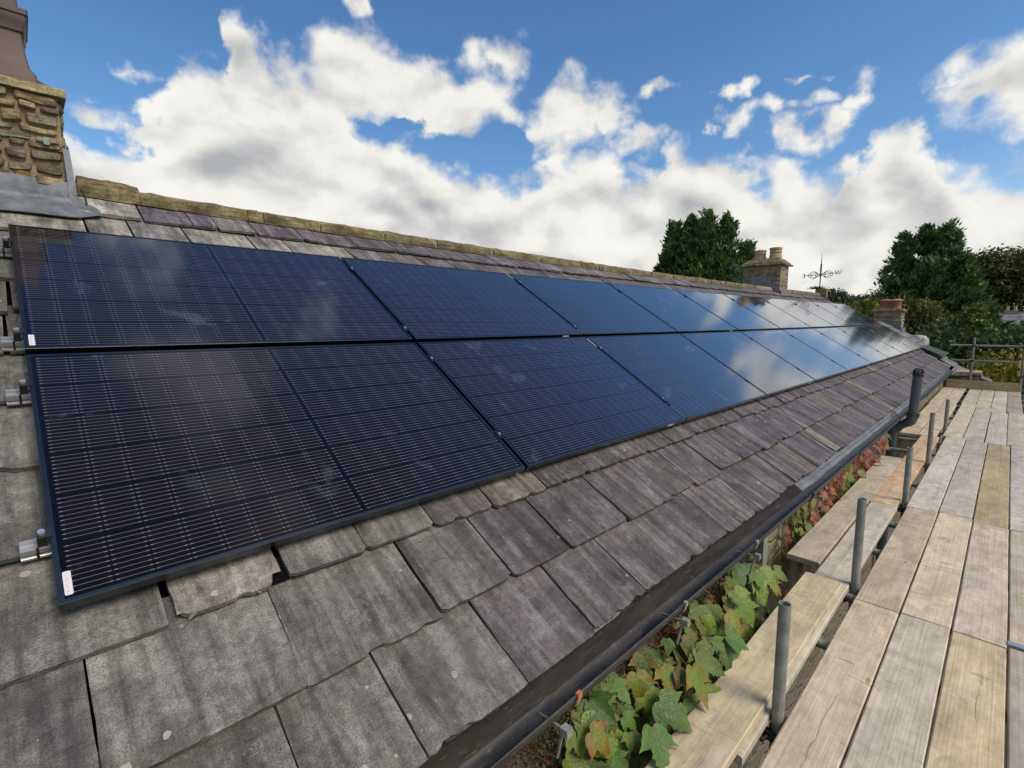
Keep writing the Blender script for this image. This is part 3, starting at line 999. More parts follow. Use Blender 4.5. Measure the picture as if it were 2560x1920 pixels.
# unions, straps, drop rods
def union(x, mat, w=.05, r=.071):
    mb = MB(); dz = sag(x)
    for k in range(12):
        a, b2 = pi * k / 12, pi * (k + 1) / 12
        f = lambda t, rr: Vector((0, gy - rr * cos(t), gz + dz - rr * sin(t)))
        mb.hexa([f(a, r - .005) + Vector((x, 0, 0)), f(a, r - .005) + Vector((x + w, 0, 0)), f(b2, r - .005) + Vector((x + w, 0, 0)), f(b2, r - .005) + Vector((x, 0, 0)),
                 f(a, r) + Vector((x, 0, 0)), f(a, r) + Vector((x + w, 0, 0)), f(b2, r) + Vector((x + w, 0, 0)), f(b2, r) + Vector((x, 0, 0))])
    mb.box((x, gy - r - .004, gz + dz - .004), (x + w, gy - r + .010, gz + dz + .016))
    return mb.build('gutter_union', mat, gut)
union(1.205, M_ORG, .022, .072); union(1.98, M_UPVC, .02, .073); union(2.86, M_UPVC, .02, .073); union(4.0, M_GUT, .07, .074); union(5.6, M_GUT, .05); union(8.0, M_GUT, .05); union(11., M_GUT, .05)
for x in (1.105, 1.93, 2.80, 4.12, 6.2, 9.2):
    mb = MB(); dz = sag(x)
    mb.box((x, -.765, -.60 + dz), (x + .028, -.735, -.572 + dz)); mb.tube([(x + .014, -.735, -.60 + dz), (x + .012, -.715, -.70 + dz)], .006, 8)
    mb.tube([(x + .014, -.75, -.585 + dz), (x + .014, -.55, -.60 + dz)], .005, 6)
    mb.build('gutter_bracket', M_GALV, gut)
# wall with a window opening
mb = MB(); mb.box((-1.6, -.50, -4.6), (2.55, -.05, -.50)); mb.box((3.72, -.50, -4.6), (17.0, -.05, -.50)); mb.box((2.55, -.50, -4.6), (3.72, -.05, -2.1)); mb.box((2.55, -.50, -.70), (3.72, -.05, -.50)); mb.box((2.55, -.20, -2.1), (3.72, -.05, -.7))
mb.box((16.6, -.05, -4.6), (17.0, 5.6, -.5)); mb.build('wall', M_RUB, HOUSE)
win = MB()
for (a, b2) in ((2.56, 2.64), (3.62, 3.71), (3.09, 3.14)): win.box((a, -.53, -2.08), (b2, -.44, -.71))
win.box((2.56, -.527, -.77), (3.71, -.443, -.705)); win.box((2.56, -.527, -1.30), (3.71, -.443, -1.25)); win.box((2.5, -.58, -2.14), (3.77, -.44, -2.075))
win = win.build('window', M_UPVC, HOUSE)
mb = MB(); mb.box((2.6, -.475, -2.08), (3.65, -.469, -.71)); mb.build('pane', M_PANE, win)
# vent pipe with cage
mb = MB()
for a, b2 in (((8.6, -.803, -.02), (8.6, -.788, -.585)),): mb.tube([a, b2], .056, 22)
mb.tube([(8.6, -.788, -.56), (8.6, -.787, -.62), (8.6, -.770, -.665), (8.6, -.735, -.695)], .064, 20)
mb.tube([(8.6, -.74, -.69), (8.6, -.655, -.745)], .055, 20)
mb.tube([(8.6, -.665, -.735), (8.6, -.62, -.765), (8.6, -.59, -.80), (8.6, -.583, -.86)], .064, 20)
mb.tube([(8.6, -.583, -.84), (8.6, -.583, -4.3)], .056, 20)
pipe = mb.build('vent_pipe', M_PIPE, HOUSE, smooth=True, angle=40)
mb = MB()
mb.lathe([(.058, -.035), (.063, -.03), (.063, .0), (.060, .008), (.050, .008)], (8.6, -.803, -.005), 22)
for k in range(10):
    a = 2 * pi * k / 10
    mb.tube([Vector((8.6, -.803, 0)) + Vector((.058 * cos(a), .058 * sin(a), 0)), Vector((8.6, -.803, 0)) + Vector((.050 * cos(a), .050 * sin(a), .042)), Vector((8.6, -.803, 0)) + Vector((.032 * cos(a), .032 * sin(a), .060))], .0075, 6)
mb.lathe([(.036, .052), (.034, .066), (.0, .070)], (8.6, -.803, 0), 16); mb.build('vent_cage', M_CABLE, pipe, smooth=True)
mb = MB()
for i in range(260):
    a = random.uniform(0, 2 * pi); z = random.gauss(0, .018); r = random.uniform(.056, .074)
    p = Vector((8.6 + r * cos(a), -.79 + r * sin(a), -.575 + z)); s = random.uniform(.006, .013)
    mb.col = random.choice(((.12, .14, .03), (.08, .10, .03), (.15, .15, .04)))
    d = Vector((random.uniform(-1, 1), random.uniform(-1, 1), random.uniform(-.5, 1))).normalized() * s * 1.6
    e = d.cross(Vector((.3, .5, .8))).normalized() * s
    mb.poly([p - e, p + d, p + e])
mb.build('moss_collar', M_MOSS, pipe)

# ------------------------------------------------------------------ solar panels
NT_OFF = (0.008, -0.003)
def panel_corner(i, row, v):
    n = 0. if row == 0 else NT_OFF[0] + (NT_OFF[1] - NT_OFF[0]) * v / PW
    return n
rowname = ['lower', 'upper']
ordw = ['first', 'second', 'third', 'fourth', 'fifth', 'sixth', 'seventh', 'eighth', 'ninth', 'tenth']
LOOK = {0: ['nearest and largest black panel of the lower row, with hand smears and corner sticker',
            'dark navy panel with fine cell lines, second from the near end of the lower row',
            'deep blue panel, third from the near end of the lower row',
            'blue panel half covered by a pale cloud reflection, fourth in the lower row',
            'panel with a large beige cloud reflection, fifth in the lower row',
            'pale blue sky reflecting panel, sixth in the lower row',
            'panel reflecting white cloud and smoky grey, seventh in the lower row',
            'narrow looking panel with dark tree reflection, eighth in the lower row',
            'narrow dark tree reflecting panel, last but one in the lower row',
            'farthest panel of the lower row, black with tree reflections beside the verge'],
        1: ['navy panel under the near chimney, black at its corner, first of the upper row',
            'navy panel with visible cells, second from the near chimney in the upper row',
            'plain deep blue panel, third from the near chimney in the upper row',
            'plain mid blue panel, fourth from the near chimney in the upper row',
            'blue panel with a soft pale patch, fifth from the near chimney in the upper row',
            'panel reflecting a bright cloud, sixth from the near chimney in the upper row',
            'panel under the far chimney showing its dark reflection, seventh in the upper row',
            'pale cloud reflecting panel, eighth in the upper row',
            'white reflecting thin panel, last but one in the upper row',
            'farthest sliver of a panel at the end of the upper row']}


def build_panel_meshes():
    W, L, T = PW, PL, .030
    fr = MB(); lip = .0125; g = .0018
    # frame: four mitred bars with a rounded outer arris
    def bar(a0, a1, inn):
        pass
    o = [(0, 0), (L, 0), (L, W), (0, W)]; i_ = [(lip, lip), (L - lip, lip), (L - lip, W - lip), (lip, W - lip)]
    c = .0012
    oo = [(c, c), (L - c, c), (L - c, W - c), (c, W - c)]
    T0 = [fr.vert((x, y, -T)) for x, y in o]; T1 = [fr.vert((x, y, -c)) for x, y in o]; T2 = [fr.vert((x, y, 0)) for x, y in oo]
    T3 = [fr.vert((x, y, 0)) for x, y in i_]; T4 = [fr.vert((x, y, -.006)) for x, y in i_]
    for A, B in ((T0, T1), (T1, T2), (T2, T3), (T3, T4)):
        for k in range(4): fr.face((A[k], A[(k + 1) % 4], B[(k + 1) % 4], B[k]))
    me_f = fr
    gl = MB(); gl.poly([(lip, lip, -g), (L - lip, lip, -g), (L - lip, W - lip, -g), (lip, W - lip, -g)])
    bk = MB(); bk.poly([(0, 0, -T + .001), (0, W, -T + .001), (L, W, -T + .001), (L, 0, -T + .001)])
    return fr, gl, bk


fr, gl, bk = build_panel_meshes()
proto = None
GROUP_P = 'solar panels on the slate roof'
STICK = [(0, 0, 'corner'), (0, 1, 'corner'), (1, 1, 'top'), (1, 0, 'face'), (1, 1, 'corner2'), (2, 0, 'end'), (2, 1, 'end'), (1, 0, 'topend'), (3, 1, 'face'), (3, 0, 'face'), (5, 0, 'face')]
for row in (1, 0):
    for i in range(10):
        vb = row * (PW + PG)
        n0 = 0 if row == 0 else NT_OFF[0]; n1 = 0 if row == 0 else NT_OFF[1]
        u0 = i * PP
        O = RP(u0, vb, n0); X = RP(u0 + PL, vb, n0) - O; Y = RP(u0, vb + PW, n1) - O
        X.normalize(); Z = X.cross(Y).normalized(); Y = Z.cross(X).normalized()
        Mx = Matrix(((X.x, Y.x, Z.x, O.x), (X.y, Y.y, Z.y, O.y), (X.z, Y.z, Z.z, O.z), (0, 0, 0, 1)))
        e = bpy.data.objects.new('solar_panel', None); COL.objects.link(e); e.matrix_world = Mx; e.empty_display_size = .1
        WORLD[e.name] = Vector((0, 0, 0))
        tag(e, LOOK[row][i], 'solar panel', GROUP_P)
        if proto is None:
            f0 = fr.build('frame', M_FRAME, e); g0 = gl.build('glass', M_GLASS, e); b0 = bk.build('backsheet', M_BACK, e)
            proto = (f0, g0, b0)
        else:
            for q in proto:
                c = q.copy(); COL.objects.link(c); c.parent = e
        def sticker(lo, hi):
            mb = MB(); mb.box(lo, hi)
            mb.build('sticker', M_WHITE, e)
        for (si, sr, kind) in STICK:
            if si == i and sr == row:
                if kind == 'corner':
                    mb = MB(); x0, y0 = .0140, .022
                    pts = []
                    for (cx, cy, a0) in ((x0 + .013, y0 + .004, -90), (x0 + .013, y0 + .072, 0), (x0 + .004, y0 + .072, 90), (x0 + .004, y0 + .004, 180)):
                        for q in range(4):
                            a = radians(a0 + q * 30); pts.append((cx + .004 * cos(a), cy + .004 * sin(a), -.0010))
                    mb.poly(pts)
                    mb.build('sticker', M_WHITE, e)
                    mb = MB()
                    for q in range(16):
                        if q % 5 == 3: continue
                        yy = y0 + .006 + q * .0041
                        mb.poly([(x0 + .004, yy, -.0007), (x0 + .007 + .002 * (q % 3), yy, -.0007), (x0 + .007 + .002 * (q % 3), yy + .0012, -.0007), (x0 + .004, yy + .0012, -.0007)])
                    mb.build('sticker_print', plain('sticker_ink', (.45, .30, .36), .5) if 'sticker_ink' not in bpy.data.materials else bpy.data.materials['sticker_ink'], e)
                elif kind == 'face': sticker((PL - .27, -.0012, -.022), (PL - .19, -.0004, -.008))
                elif kind == 'end': sticker((-.0014, .02, -.014), (.0004, .16, -.003))
                elif kind == 'topend': sticker((PL - .011, PW - .15, .0003), (PL - .004, PW - .03, .0012))
                elif kind == 'top': sticker((PL - .011, PW - .12, .0003), (PL - .004, PW - .01, .0012))
                elif kind == 'corner2': sticker((PL - .27, -.0012, -.024), (PL - .19, -.0004, -.010))

# rails with end clamps and mid clamps
RAILV = [.240, .934, 1.265, 2.06]
RLAB = ['lowest silver mounting rail, its cut end showing left of the lower panels', 'second silver mounting rail from the bottom, under the top of the lower panels',
        'third silver mounting rail, its end beside the sticker of the upper near panel', 'topmost silver mounting rail under the lead flashing of the near chimney']
for ri, rv in enumerate(RAILV):
    n_ = 0. if ri < 2 else .004
    loc = RP(-.06, rv, -.06)
    R_ = thing('mounting_rail', RLAB[ri], 'rail', loc, 'rails under the solar panels')
    mb = MB()
    prof = [(-.020, -.074), (.020, -.074), (.020, -.066), (.012, -.063), (.012, -.052), (.020, -.049), (.020, -.033), (.008, -.033), (.008, -.042), (-.008, -.042), (-.008, -.033), (-.020, -.033), (-.020, -.049), (-.012, -.052), (-.012, -.063), (-.020, -.066)]
    us = [-.062] + [i * 1.0 for i in range(1, 18)] + [17.43]
    rings = [[mb.vert(RP(u, rv + a, b2 + n_)) for a, b2 in prof] for u in us]
    for A, B in zip(rings, rings[1:]):
        for k in range(len(prof)): mb.face((A[k], A[(k + 1) % len(prof)], B[(k + 1) % len(prof)], B[k]))
    mb.face(rings[0]); mb.face(rings[-1][::-1])
    mb.build('rail', M_ALU, R_)
    # end clamp at the near end
    mb = MB()
    mb.obox(RP(-.026, rv - .017, -.036 + n_), UV * .020, DV * .034, NV * .042)
    mb.obox(RP(-.008, rv - .017, .0012 + n_), UV * .014, DV * .034, NV * .005)
    mb.obox(RP(-.030, rv - .021, -.078 + n_), UV * .006, DV * .004, NV * .048)
    ec = mb.build('end_clamp', M_BLK, R_)
    mb = MB(); c = RP(-.016, rv, .006 + n_)
    A = [mb.vert(c + (UV * cos(2 * pi * k / 10) + DV * sin(2 * pi * k / 10)) * .0085) for k in range(10)]; B = [mb.vert(c + NV * .010 + (UV * cos(2 * pi * k / 10) + DV * sin(2 * pi * k / 10)) * .0085) for k in range(10)]
    for k in range(10): mb.face((A[k], A[(k + 1) % 10], B[(k + 1) % 10], B[k]))
    mb.face(B); mb.build('bolt', M_BOLT, ec)
    # roof hook foot
    for i in range(9):
        mb = MB(); uc = i * PP + PL + .010
        for a, b2, c, d, e_, f in ((-.012, .024, -.030, .060, .0012, .004), (-.008, .016, -.022, .044, -.03, .032)):
            mb.obox(RP(uc + a, rv + c, e_ + n_), UV * b2, DV * d, NV * f)
        mc = mb.build('mid_clamp', M_FRAME, R_)
        mb = MB(); c = RP(uc, rv, .0052 + n_)
        A = [mb.vert(c + (UV * cos(2 * pi * k / 8) + DV * sin(2 * pi * k / 8)) * .0075) for k in range(8)]; B = [mb.vert(c + NV * .007 + (UV * cos(2 * pi * k / 8) + DV * sin(2 * pi * k / 8)) * .0075) for k in range(8)]
        for k in range(8): mb.face((A[k], A[(k + 1) % 8], B[(k + 1) % 8], B[k]))
        mb.face(B); mb.build('bolt', M_BOLT, mc)

# loose shards of broken slate lying on the roof
for (u, v, s, a, lab) in ((.262, -.128, .011, .6, 'thin pale slate splinter lying below a course edge near the panel corner'),
                          (.455, -.122, .010, 2.2, 'small grey slate chip beside the broken slate corner')):
    mb = MB(); mb.col = (.27, .27, .28)
    O = RP(u, v, RN + .030)
    d1 = (UV * cos(a) + DV * sin(a)); d2 = (UV * -sin(a) + DV * cos(a))
    pts = [O, O + d1 * s * 2.2, O + d1 * s * 1.4 + d2 * s * .7, O + d2 * s * .5]
    i0 = [mb.vert(p) for p in pts]; i1 = [mb.vert(p + NV * .004) for p in pts]
    mb.face(i1); mb.face(i0[::-1])
    for k in range(4): mb.face((i0[k], i0[(k + 1) % 4], i1[(k + 1) % 4], i1[k]))
    tag(mb.build('slate_shard', M_SLATE, None, origin=O), lab, 'slate chip', 'loose slate chips')

# ------------------------------------------------------------------ scaffold boards
def yshift(x): return .065 * min(max((x - 7) / 6, 0), 1)


ZB = -.95
SW = [(.55, .48, .385), (.53, .49, .43), (.51, .455, .375), (.575, .51, .42), (.53, .465, .365), (.48, .45, .40), (.56, .455, .33)]
bi = 0


def board(x0, x1, y0, y1, label, tint=None, z=ZB, th=.038, crack=None, bend=0., gap=.0034):
    """scaffold plank: chamfered, slightly cupped and wavy"""
    global bi
    bi += 1
    R = random.Random(bi * 13 + 5)
    s = yshift((x0 + x1) / 2)
    y0 += s; y1 += s
    loc = Vector(((x0 + x1) / 2, (y0 + y1) / 2, z - th))
    mb = MB(); mb.col = tint or R.choice(SW)
    off = Vector((R.uniform(0, 90), R.uniform(0, 90), R.uniform(0, 9)))
    hi, lo = max(y0, y1) - gap, min(y0, y1) + gap
    n = max(6, int((x1 - x0) / .12))
    ph = R.uniform(0, 9); tw = R.uniform(-.004, .004); cr = crack if crack is not None else R.uniform(-.05, .05)
    prof = lambda: [(lo, -th), (lo, -.006), (lo + .005, -.0006), (lo + .03, 0), ((lo + hi) / 2, .0012), (hi - .03, 0), (hi - .005, -.0006), (hi, -.006), (hi, -th)]
    rings = []; locs = []
    for i in range(n + 1):
        x = x0 + .002 + (x1 - x0 - .004) * i / n
        w = .0025 * pnoise(Vector((x * .9, ph, 0))); wz = .003 * pnoise(Vector((x * .7, ph, 5))) + bend * ((i / n) ** 2)
        ring = []
        for k, (y, zz) in enumerate(prof()):
            ej = .0018 * pnoise(Vector((x * 6, ph + k, 2))) if k in (1, 2, 6, 7) else 0
            ex = .0025 * pnoise(Vector((y * 40, ph, i))) if i in (0, n) else 0
            t = Vector((x, y, 0)) + off
            ring.append(mb.vert((x + ex, y + w + ej, z + zz + wz + tw * ((y - lo) / (hi - lo) - .5) * (i / n)), t - mb.off))
            locs.append((x, y - (lo + hi) / 2, cr))
        rings.append(ring)
    m = len(rings[0])
    for A, B in zip(rings, rings[1:]):
        for k in range(m): mb.face((A[k], B[k], B[(k + 1) % m], A[(k + 1) % m]))
    mb.face(rings[0]); mb.face(rings[-1][::-1])
    o = mb.build('scaffold_board', M_BOARD, None, origin=loc)
    a = o.data.attributes.new('loc', 'FLOAT_VECTOR', 'POINT')
    a.data.foreach_set('vector', np.array(locs, dtype=np.float32).ravel())
    return tag(o, label, 'plank', 'weathered scaffold boards')


pink = (.60, .50, .39); grey = (.55, .50, .405); yel = (.58, .475, .32); pale = (.64, .56, .43); oran = (.60, .445, .29); gw = (.60, .555, .485); mud = (.45, .375, .235)
# A column (beside the posts)
board(-.6, 3.41, -1.331, -1.113, 'pinkish plank at the near end just right of the closest post, with worn streak', pink, crack=-.01)
board(3.415, 5.52, -1.331, -1.113, 'tan plank right of the second post, split lengthwise, between two butt joints', (.52, .43, .335))
board(5.525, 9.37, -1.331, -1.110, 'pale grey plank right of the third post, bleached whitish', gw)
board(9.375, 13.3, -1.331, -1.110, 'pale plank beside the farthest short posts, ending at a dark joint', pale)
board(13.305, 16.34, -1.331, -1.113, 'greyish plank right of the dark gap, touching the far toe board', grey)
# B column
board(-.6, 3.42, -1.553, -1.332, 'grey cracked plank in the near foreground, second right of the closest post', grey, crack=.005)
board(3.425, 5.54, -1.553, -1.332, 'cream plank directly behind the grey cracked foreground plank', pale, crack=-.012)
board(5.545, 9.24, -1.553, -1.332, 'greyish plank with a dark crack at its near end, second from the posts', (.50, .465, .41), crack=.01)
board(9.245, 13.0, -1.553, -1.332, 'light plank two boards right of the gap, with a bleached near end', (.56, .52, .46))
board(13.005, 16.34, -1.553, -1.332, 'pale plank touching the toe board, second right of the gap', pale)
# C column
board(-.6, 3.41, -1.769, -1.554, 'yellowish foreground plank near the bottom right corner of the photo', yel, crack=-.02)
board(3.415, 5.47, -1.769, -1.554, 'cream plank with a knot behind the yellowish foreground plank', (.57, .505, .41))
board(5.475, 9.20, -1.769, -1.554, 'brownish green stained plank with many short dark marks', mud)
board(9.205, 12.4, -1.769, -1.554, 'bluish white bleached plank third from the posts near the far end', gw)
board(12.405, 16.34, -1.769, -1.554, 'cream plank touching the toe board, third right of the gap', pale)
# D column
board(-.6, 3.43, -1.985, -1.770, 'dark grey plank at the right edge of the photo foreground', (.43, .39, .325))
board(3.47, 5.46, -1.985, -1.770, 'beige plank cut by the right edge of the photo, behind the dark grey one', (.52, .45, .355))
board(5.47, 9.25, -1.985, -1.770, 'pale grey split plank at the right edge, ending in a square joint', (.52, .50, .46), crack=.04)
board(9.26, 12.6, -1.985, -1.770, 'greyish pink plank along the right edge near the far standard', (.53, .47, .39))
board(12.605, 16.34, -1.985, -1.770, 'dirty brown plank under the far yellow sleeved standard', (.38, .34, .275))
# inner boards
board(-.6, 3.485, -1.043, -.83, 'thick yellowish plank lying on top of another, beside the red green creeper', (.55, .47, .335), z=ZB + .040, crack=-.03)
board(1.81, 5.45, -1.062, -.858, 'grey plank under the stacked near plank, passing left of the second post', (.53, .495, .42), crack=.02)
board(5.455, 9.225, -1.055, -.845, 'orange tinted plank between the third and fifth posts', oran)
board(9.23, 13.0, -1.05, -.845, 'plain cream plank left of the dark gap towards the far end', (.58, .50, .40))
board(13.005, 16.34, -1.05, -.842, 'pinkish cream plank left of the gap, touching the far toe board', (.58, .505, .43))
board(3.765, 7.46, -.85, -.637, 'grey overhanging plank closest to the gutter, its end over a dark drop', (.50, .45, .375), crack=.06)
board(9.22, 13.0, -.842, -.632, 'plank beside the black vent pipe with an orange sawn end', (.57, .50, .415))
board(13.005, 16.34, -.84, -.635, 'farthest plank next to the house wall', (.56, .50, .42))
hoop = [o for o in COL.objects if o.name.startswith('scaffold_board') and 'behind the dark grey one' in o['label']][0]
mb = MB()
mb.box((3.462, -1.986, -.951), (3.50, -1.769, -.9465)); mb.box((3.460, -1.986, -.989), (3.464, -1.769, -.9468)); mb.build('end_band', M_ALU, hoop)
# toe board across the far end (on edge)
mb = MB(); mb.col = (.50, .385, .215); mb.off = Vector((40, 3, 2)); mb.tf = lambda p: Vector((p.y, p.z, 0))
n = 12
for i in range(n):
    a = -.60 - 1.31 * i / n; b2 = -.60 - 1.31 * (i + 1) / n
    mb.hexa([(16.36, b2, -.948), (16.40, b2, -.948), (16.40, a, -.948), (16.36, a, -.948), (16.36, b2, -.748), (16.40, b2, -.748), (16.40, a, -.748), (16.36, a, -.748)])
o = mb.build('toe_board', M_BOARD, None, origin=(16.38, -1.25, -.948)); a = o.data.attributes.new('loc', 'FLOAT_VECTOR', 'POINT')
a.data.foreach_set('vector', np.array([(p.y, p.z + .85, .3) for p in mb.v], dtype=np.float32).ravel())
tag(o, 'toe board standing on edge across the far end of the scaffold', 'plank')

# ------------------------------------------------------------------ scaffold tubes
SCAF = thing('tube_scaffold', 'galvanised steel tube scaffold carrying the boards, with guard rails at its far end', 'scaffold', (8, -1.1, -1.0))


def ctube(name, p0, p1, r=.0242, mat=M_GALV, wall=.004, n=20):
    """open scaffold tube with wall thickness"""
    mb = MB(); p0, p1 = Vector(p0), Vector(p1)
    A = mb.tube([p0, p1], r, n, False); B = mb.tube([p0, p1], r - wall, n, False)
    for e in (0, 1):
        for k in range(n): mb.face((A[e][k], A[e][(k + 1) % n], B[e][(k + 1) % n], B[e][k]))
    return mb.build(name, mat, SCAF, smooth=True, angle=40)


for (x, y, zt_) in ((2.13, -1.084, -.447), (3.60, -1.084, -.385), (5.69, -1.083, -.447), (7.47, -1.081, -.362), (9.86, -1.06, -.478)):
    ctube('standard', (x + .012, y, -4.5), (x, y, zt_))
for x in (1.55, 2.19, 2.9, 3.54, 4.4, 5.1, 5.75, 6.55, 7.53, 8.22, 9.06, 9.92, 10.8, 11.6, 12.5, 13.3, 14.2, 15.1, 16.2):
    ctube('transom', (x, -.60 if x > 3.6 else -.80, -1.0135), (x, -2.2, -1.0135), n=14)
ctube('ledger', (-1, -1.135, -1.063), (16.6, -1.075, -1.063), n=14); ctube('ledger', (-1, -2.15, -1.063), (16.6, -2.10, -1.063), n=14)
for x in (13.8, 14.6, 15.4): ctube('transom', (x, -.95, -1.11), (x, -1.3, -1.11), n=12)
ctube('standard', (16.45, -1.032, -4.5), (16.45, -1.032, .30)); ctube('standard', (16.40, -1.90, -4.5), (16.40, -1.895, 1.6))
ctube('guard_rail', (16.50, -.592, .100), (16.50, -2.4, .098), n=14); ctube('guard_rail', (16.50, -.65, -.270), (16.50, -2.4, -.270), n=14)
ctube('sleeved_tube', (16.28, -1.843, -.62), (16.28, -1.832, .06), mat=M_YEL)
ctube('guard_rail', (16.7, -2.03, .10), (8., -2.16, .10), n=14); ctube('guard_rail', (16.7, -2.03, -.33), (8., -2.16, -.33), n=14)
ctube('standard', (15.3, -1.955, -4.5), (15.3, -1.94, 1.6), mat=M_GRN)


def coupler(p, r=.032, h=.05):
    mb = MB(); p = Vector(p)
    mb.tube([p - Vector((0, 0, h / 2)), p + Vector((0, 0, h / 2))], r, 10)
    mb.box(p + Vector((-.05, -.02, -.018)), p + Vector((-.02, .045, .018)))
    mb.tube([p + Vector((-.035, .02, 0)), p + Vector((-.09, .035, 0))], .008, 6)
    mb.build('coupler', M_IRON, SCAF)


for p in ((16.45, -1.032, .10), (16.45, -1.032, -.27), (16.28, -1.835, -.02), (16.28, -1.838, -.18), (16.28, -1.84, -.42), (16.28, -1.842, -.60), (16.40, -1.90, -.60), (16.40, -1.90, .10), (15.3, -1.95, -.5), (15.3, -1.95, -.72), (15.3, -1.95, -.85), (2.14, -1.084, -1.04), (3.61, -1.084, -1.04), (5.7, -1.083, -1.04)):
    coupler(p)

# ------------------------------------------------------------------ creepers
OUT = [(0, .02), (.08, -.05), (.17, -.09), (.26, -.07), (.34, -.035), (.385, .03), (.46, .10), (.47, .18), (.56, .25), (.575, .36), (.74, .52), (.53, .475), (.42, .475), (.31, .455), (.285, .56), (.32, .66), (.245, .71), (.255, .81), (.165, .87), (.115, .97), (0, 1.20)]


def leaf(mb, P, X, Y, Z, s, cin, cout, curl=.2, fold=.18, full=True):
    """three-lobed toothed leaf: stalk at P, Y towards the tip, Z the upper face"""
    def col(x, y):
        d = min(1, max(0, ((x * .9) ** 2 + ((y - .35) * .85) ** 2) ** .5 / .62))
        d = d ** 1.8
        return tuple(a + (b - a) * d for a, b in zip(cin, cout))
    def pos(x, y, extra=0.):
        z = fold * abs(x) - curl * (y - .2) ** 2 - curl * .6 * x * x * 1.6 + extra
        return P + (X * x + Y * y + Z * z) * s
    ofs = Vector((random.uniform(0, 1), 0, random.uniform(0, 30)))
    spine = [(0, .02), (0, .30), (0, .60), (0, .88), (0, 1.14)]
    sp = [mb.vert(pos(*q), (q[0], q[1], ofs.z), col(*q)) for q in spine]
    for sgn in (1, -1):
        o = []
        ext = OUT[1:-1]
        for k, (x, y) in enumerate(ext):
            o.append(mb.vert(pos(sgn * x, y, .025 * ((k % 2) - .5)), (sgn * x, y, ofs.z), col(x, y)))
        inner = [(.20, .15), (.27, .32), (.17, .55), (.10, .76)]
        q = [mb.vert(pos(sgn * x, y), (sgn * x, y, ofs.z), col(x, y)) for x, y in inner]
        F = []
        F += [(sp[0], o[0], q[0]), (o[0], o[1], q[0]), (o[1], o[2], q[0]), (o[2], o[3], q[0]), (o[3], o[4], q[0]), (o[4], o[5], q[0]), (o[5], q[1], q[0]), (o[5], o[6], q[1]), (o[6], o[7], q[1]), (o[7], o[8], q[1]), (o[8], o[9], q[1]), (o[9], o[10], q[1]), (o[10], o[11], q[1]), (o[11], o[12], q[1]), (o[12], q[2], q[1]), (o[12], o[13], q[2]), (o[13], o[14], q[2]), (o[14], o[15], q[2]), (o[15], q[3], q[2]), (o[15], o[16], q[3]), (o[16], o[17], q[3]), (o[17], o[18], q[3]), (o[18], sp[4], q[3]),
              (sp[0], q[0], sp[1]), (q[0], q[1], sp[1]), (q[1], q[2], sp[1]), (sp[1], q[2], sp[2]), (q[2], q[3], sp[2]), (sp[2], q[3], sp[3]), (q[3], sp[4], sp[3])]
        for f in F: mb.face(f if sgn > 0 else f[::-1])


GRN = [(.095, .175, .02), (.07, .14, .02), (.13, .20, .025), (.18, .21, .028), (.05, .105, .02), (.15, .185, .022)]
TIPS = [(.17, .20, .035), (.36, .055, .03), (.30, .14, .03), (.085, .13, .03), (.24, .05, .04), (.12, .18, .03)]
RED = [(.30, .05, .03), (.22, .06, .04), (.34, .12, .03), (.26, .035, .035), (.17, .10, .03)]
CR = thing('creeper', 'lobed green creeper leaves with red tips on the wall beside the near gutter', 'climbing plant', (1.8, -.6, -1.2))
R9 = random.Random(11)
mb = MB()
stem = MB()
npl = 0
for i in range(520):
    x = R9.uniform(.85, 3.12)
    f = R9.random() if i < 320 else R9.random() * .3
    y = -.60 - .23 * f
    ztop = -.66 - .10 * (f) - (.0 if x > 1.15 else (1.15 - x) * .8)
    z = ztop - abs(R9.gauss(0, .30)) - .02
    if z < -1.75: continue
    if x < 1.25 and z > -.80 + (1.25 - x) * -.6: continue
    if x > 2.45 and y < -.76 and z > -1.02: continue
    s = R9.choice((R9.uniform(.05, .09), R9.uniform(.09, .15), R9.uniform(.09, .15))) * (1 if x > 1.0 else .8)
    out = Vector((R9.uniform(-.75, .15), -.9, R9.uniform(.4, 1.3))).normalized()
    dn = Vector((R9.uniform(-.6, .7), -.45 + R9.uniform(-.3, .3), -1.)).normalized()
    Y = (dn - out * dn.dot(out)).normalized(); X = Y.cross(out)
    cin = tuple(a * w for a, w in zip(R9.choice(GRN), (.92, 1.08, .8)))
    k = R9.random()
    cout = R9.choice(TIPS) if k < .55 else tuple(a * 1.25 for a in cin)
    if x > 2.3 and R9.random() < .3: cout = R9.choice(RED)
    if i >= 320: cin = tuple(a * .7 for a in cin); cout = cin; s *= .8  # back layer: leaf colour darkened to deepen the shade between leaves
    if R9.random() < .02: cin = R9.choice(RED); cout = R9.choice(RED)
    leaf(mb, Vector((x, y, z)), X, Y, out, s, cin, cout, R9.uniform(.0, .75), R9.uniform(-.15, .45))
    if i % 4 == 0:
        b0 = Vector((x + R9.uniform(-.08, .08), -.54 - .03 * R9.random(), z + R9.uniform(.03, .14)))
        m_ = (b0 + Vector((x, y, z))) / 2 + Vector((0, -.02, .03))
        stem.tube([b0, m_, Vector((x, y, z))], .0017, 5)
mb.build('foliage', M_LEAF, CR, smooth=True, angle=60)
for i in range(34):
    x = R9.uniform(.7, 2.7); z = R9.uniform(-.95, -.64)
    stem.tube([(x, -.53, z), (x + R9.uniform(-.05, .05), -.60 - R9.random() * .05, z - .02), (x + R9.uniform(-.1, .1), -.62 - R9.random() * .08, z - R9.uniform(.08, .2))], .0022, 5)
stem.build('red_stems', M_STEM, CR, smooth=True)['kind'] = 'stuff'
tw = MB()
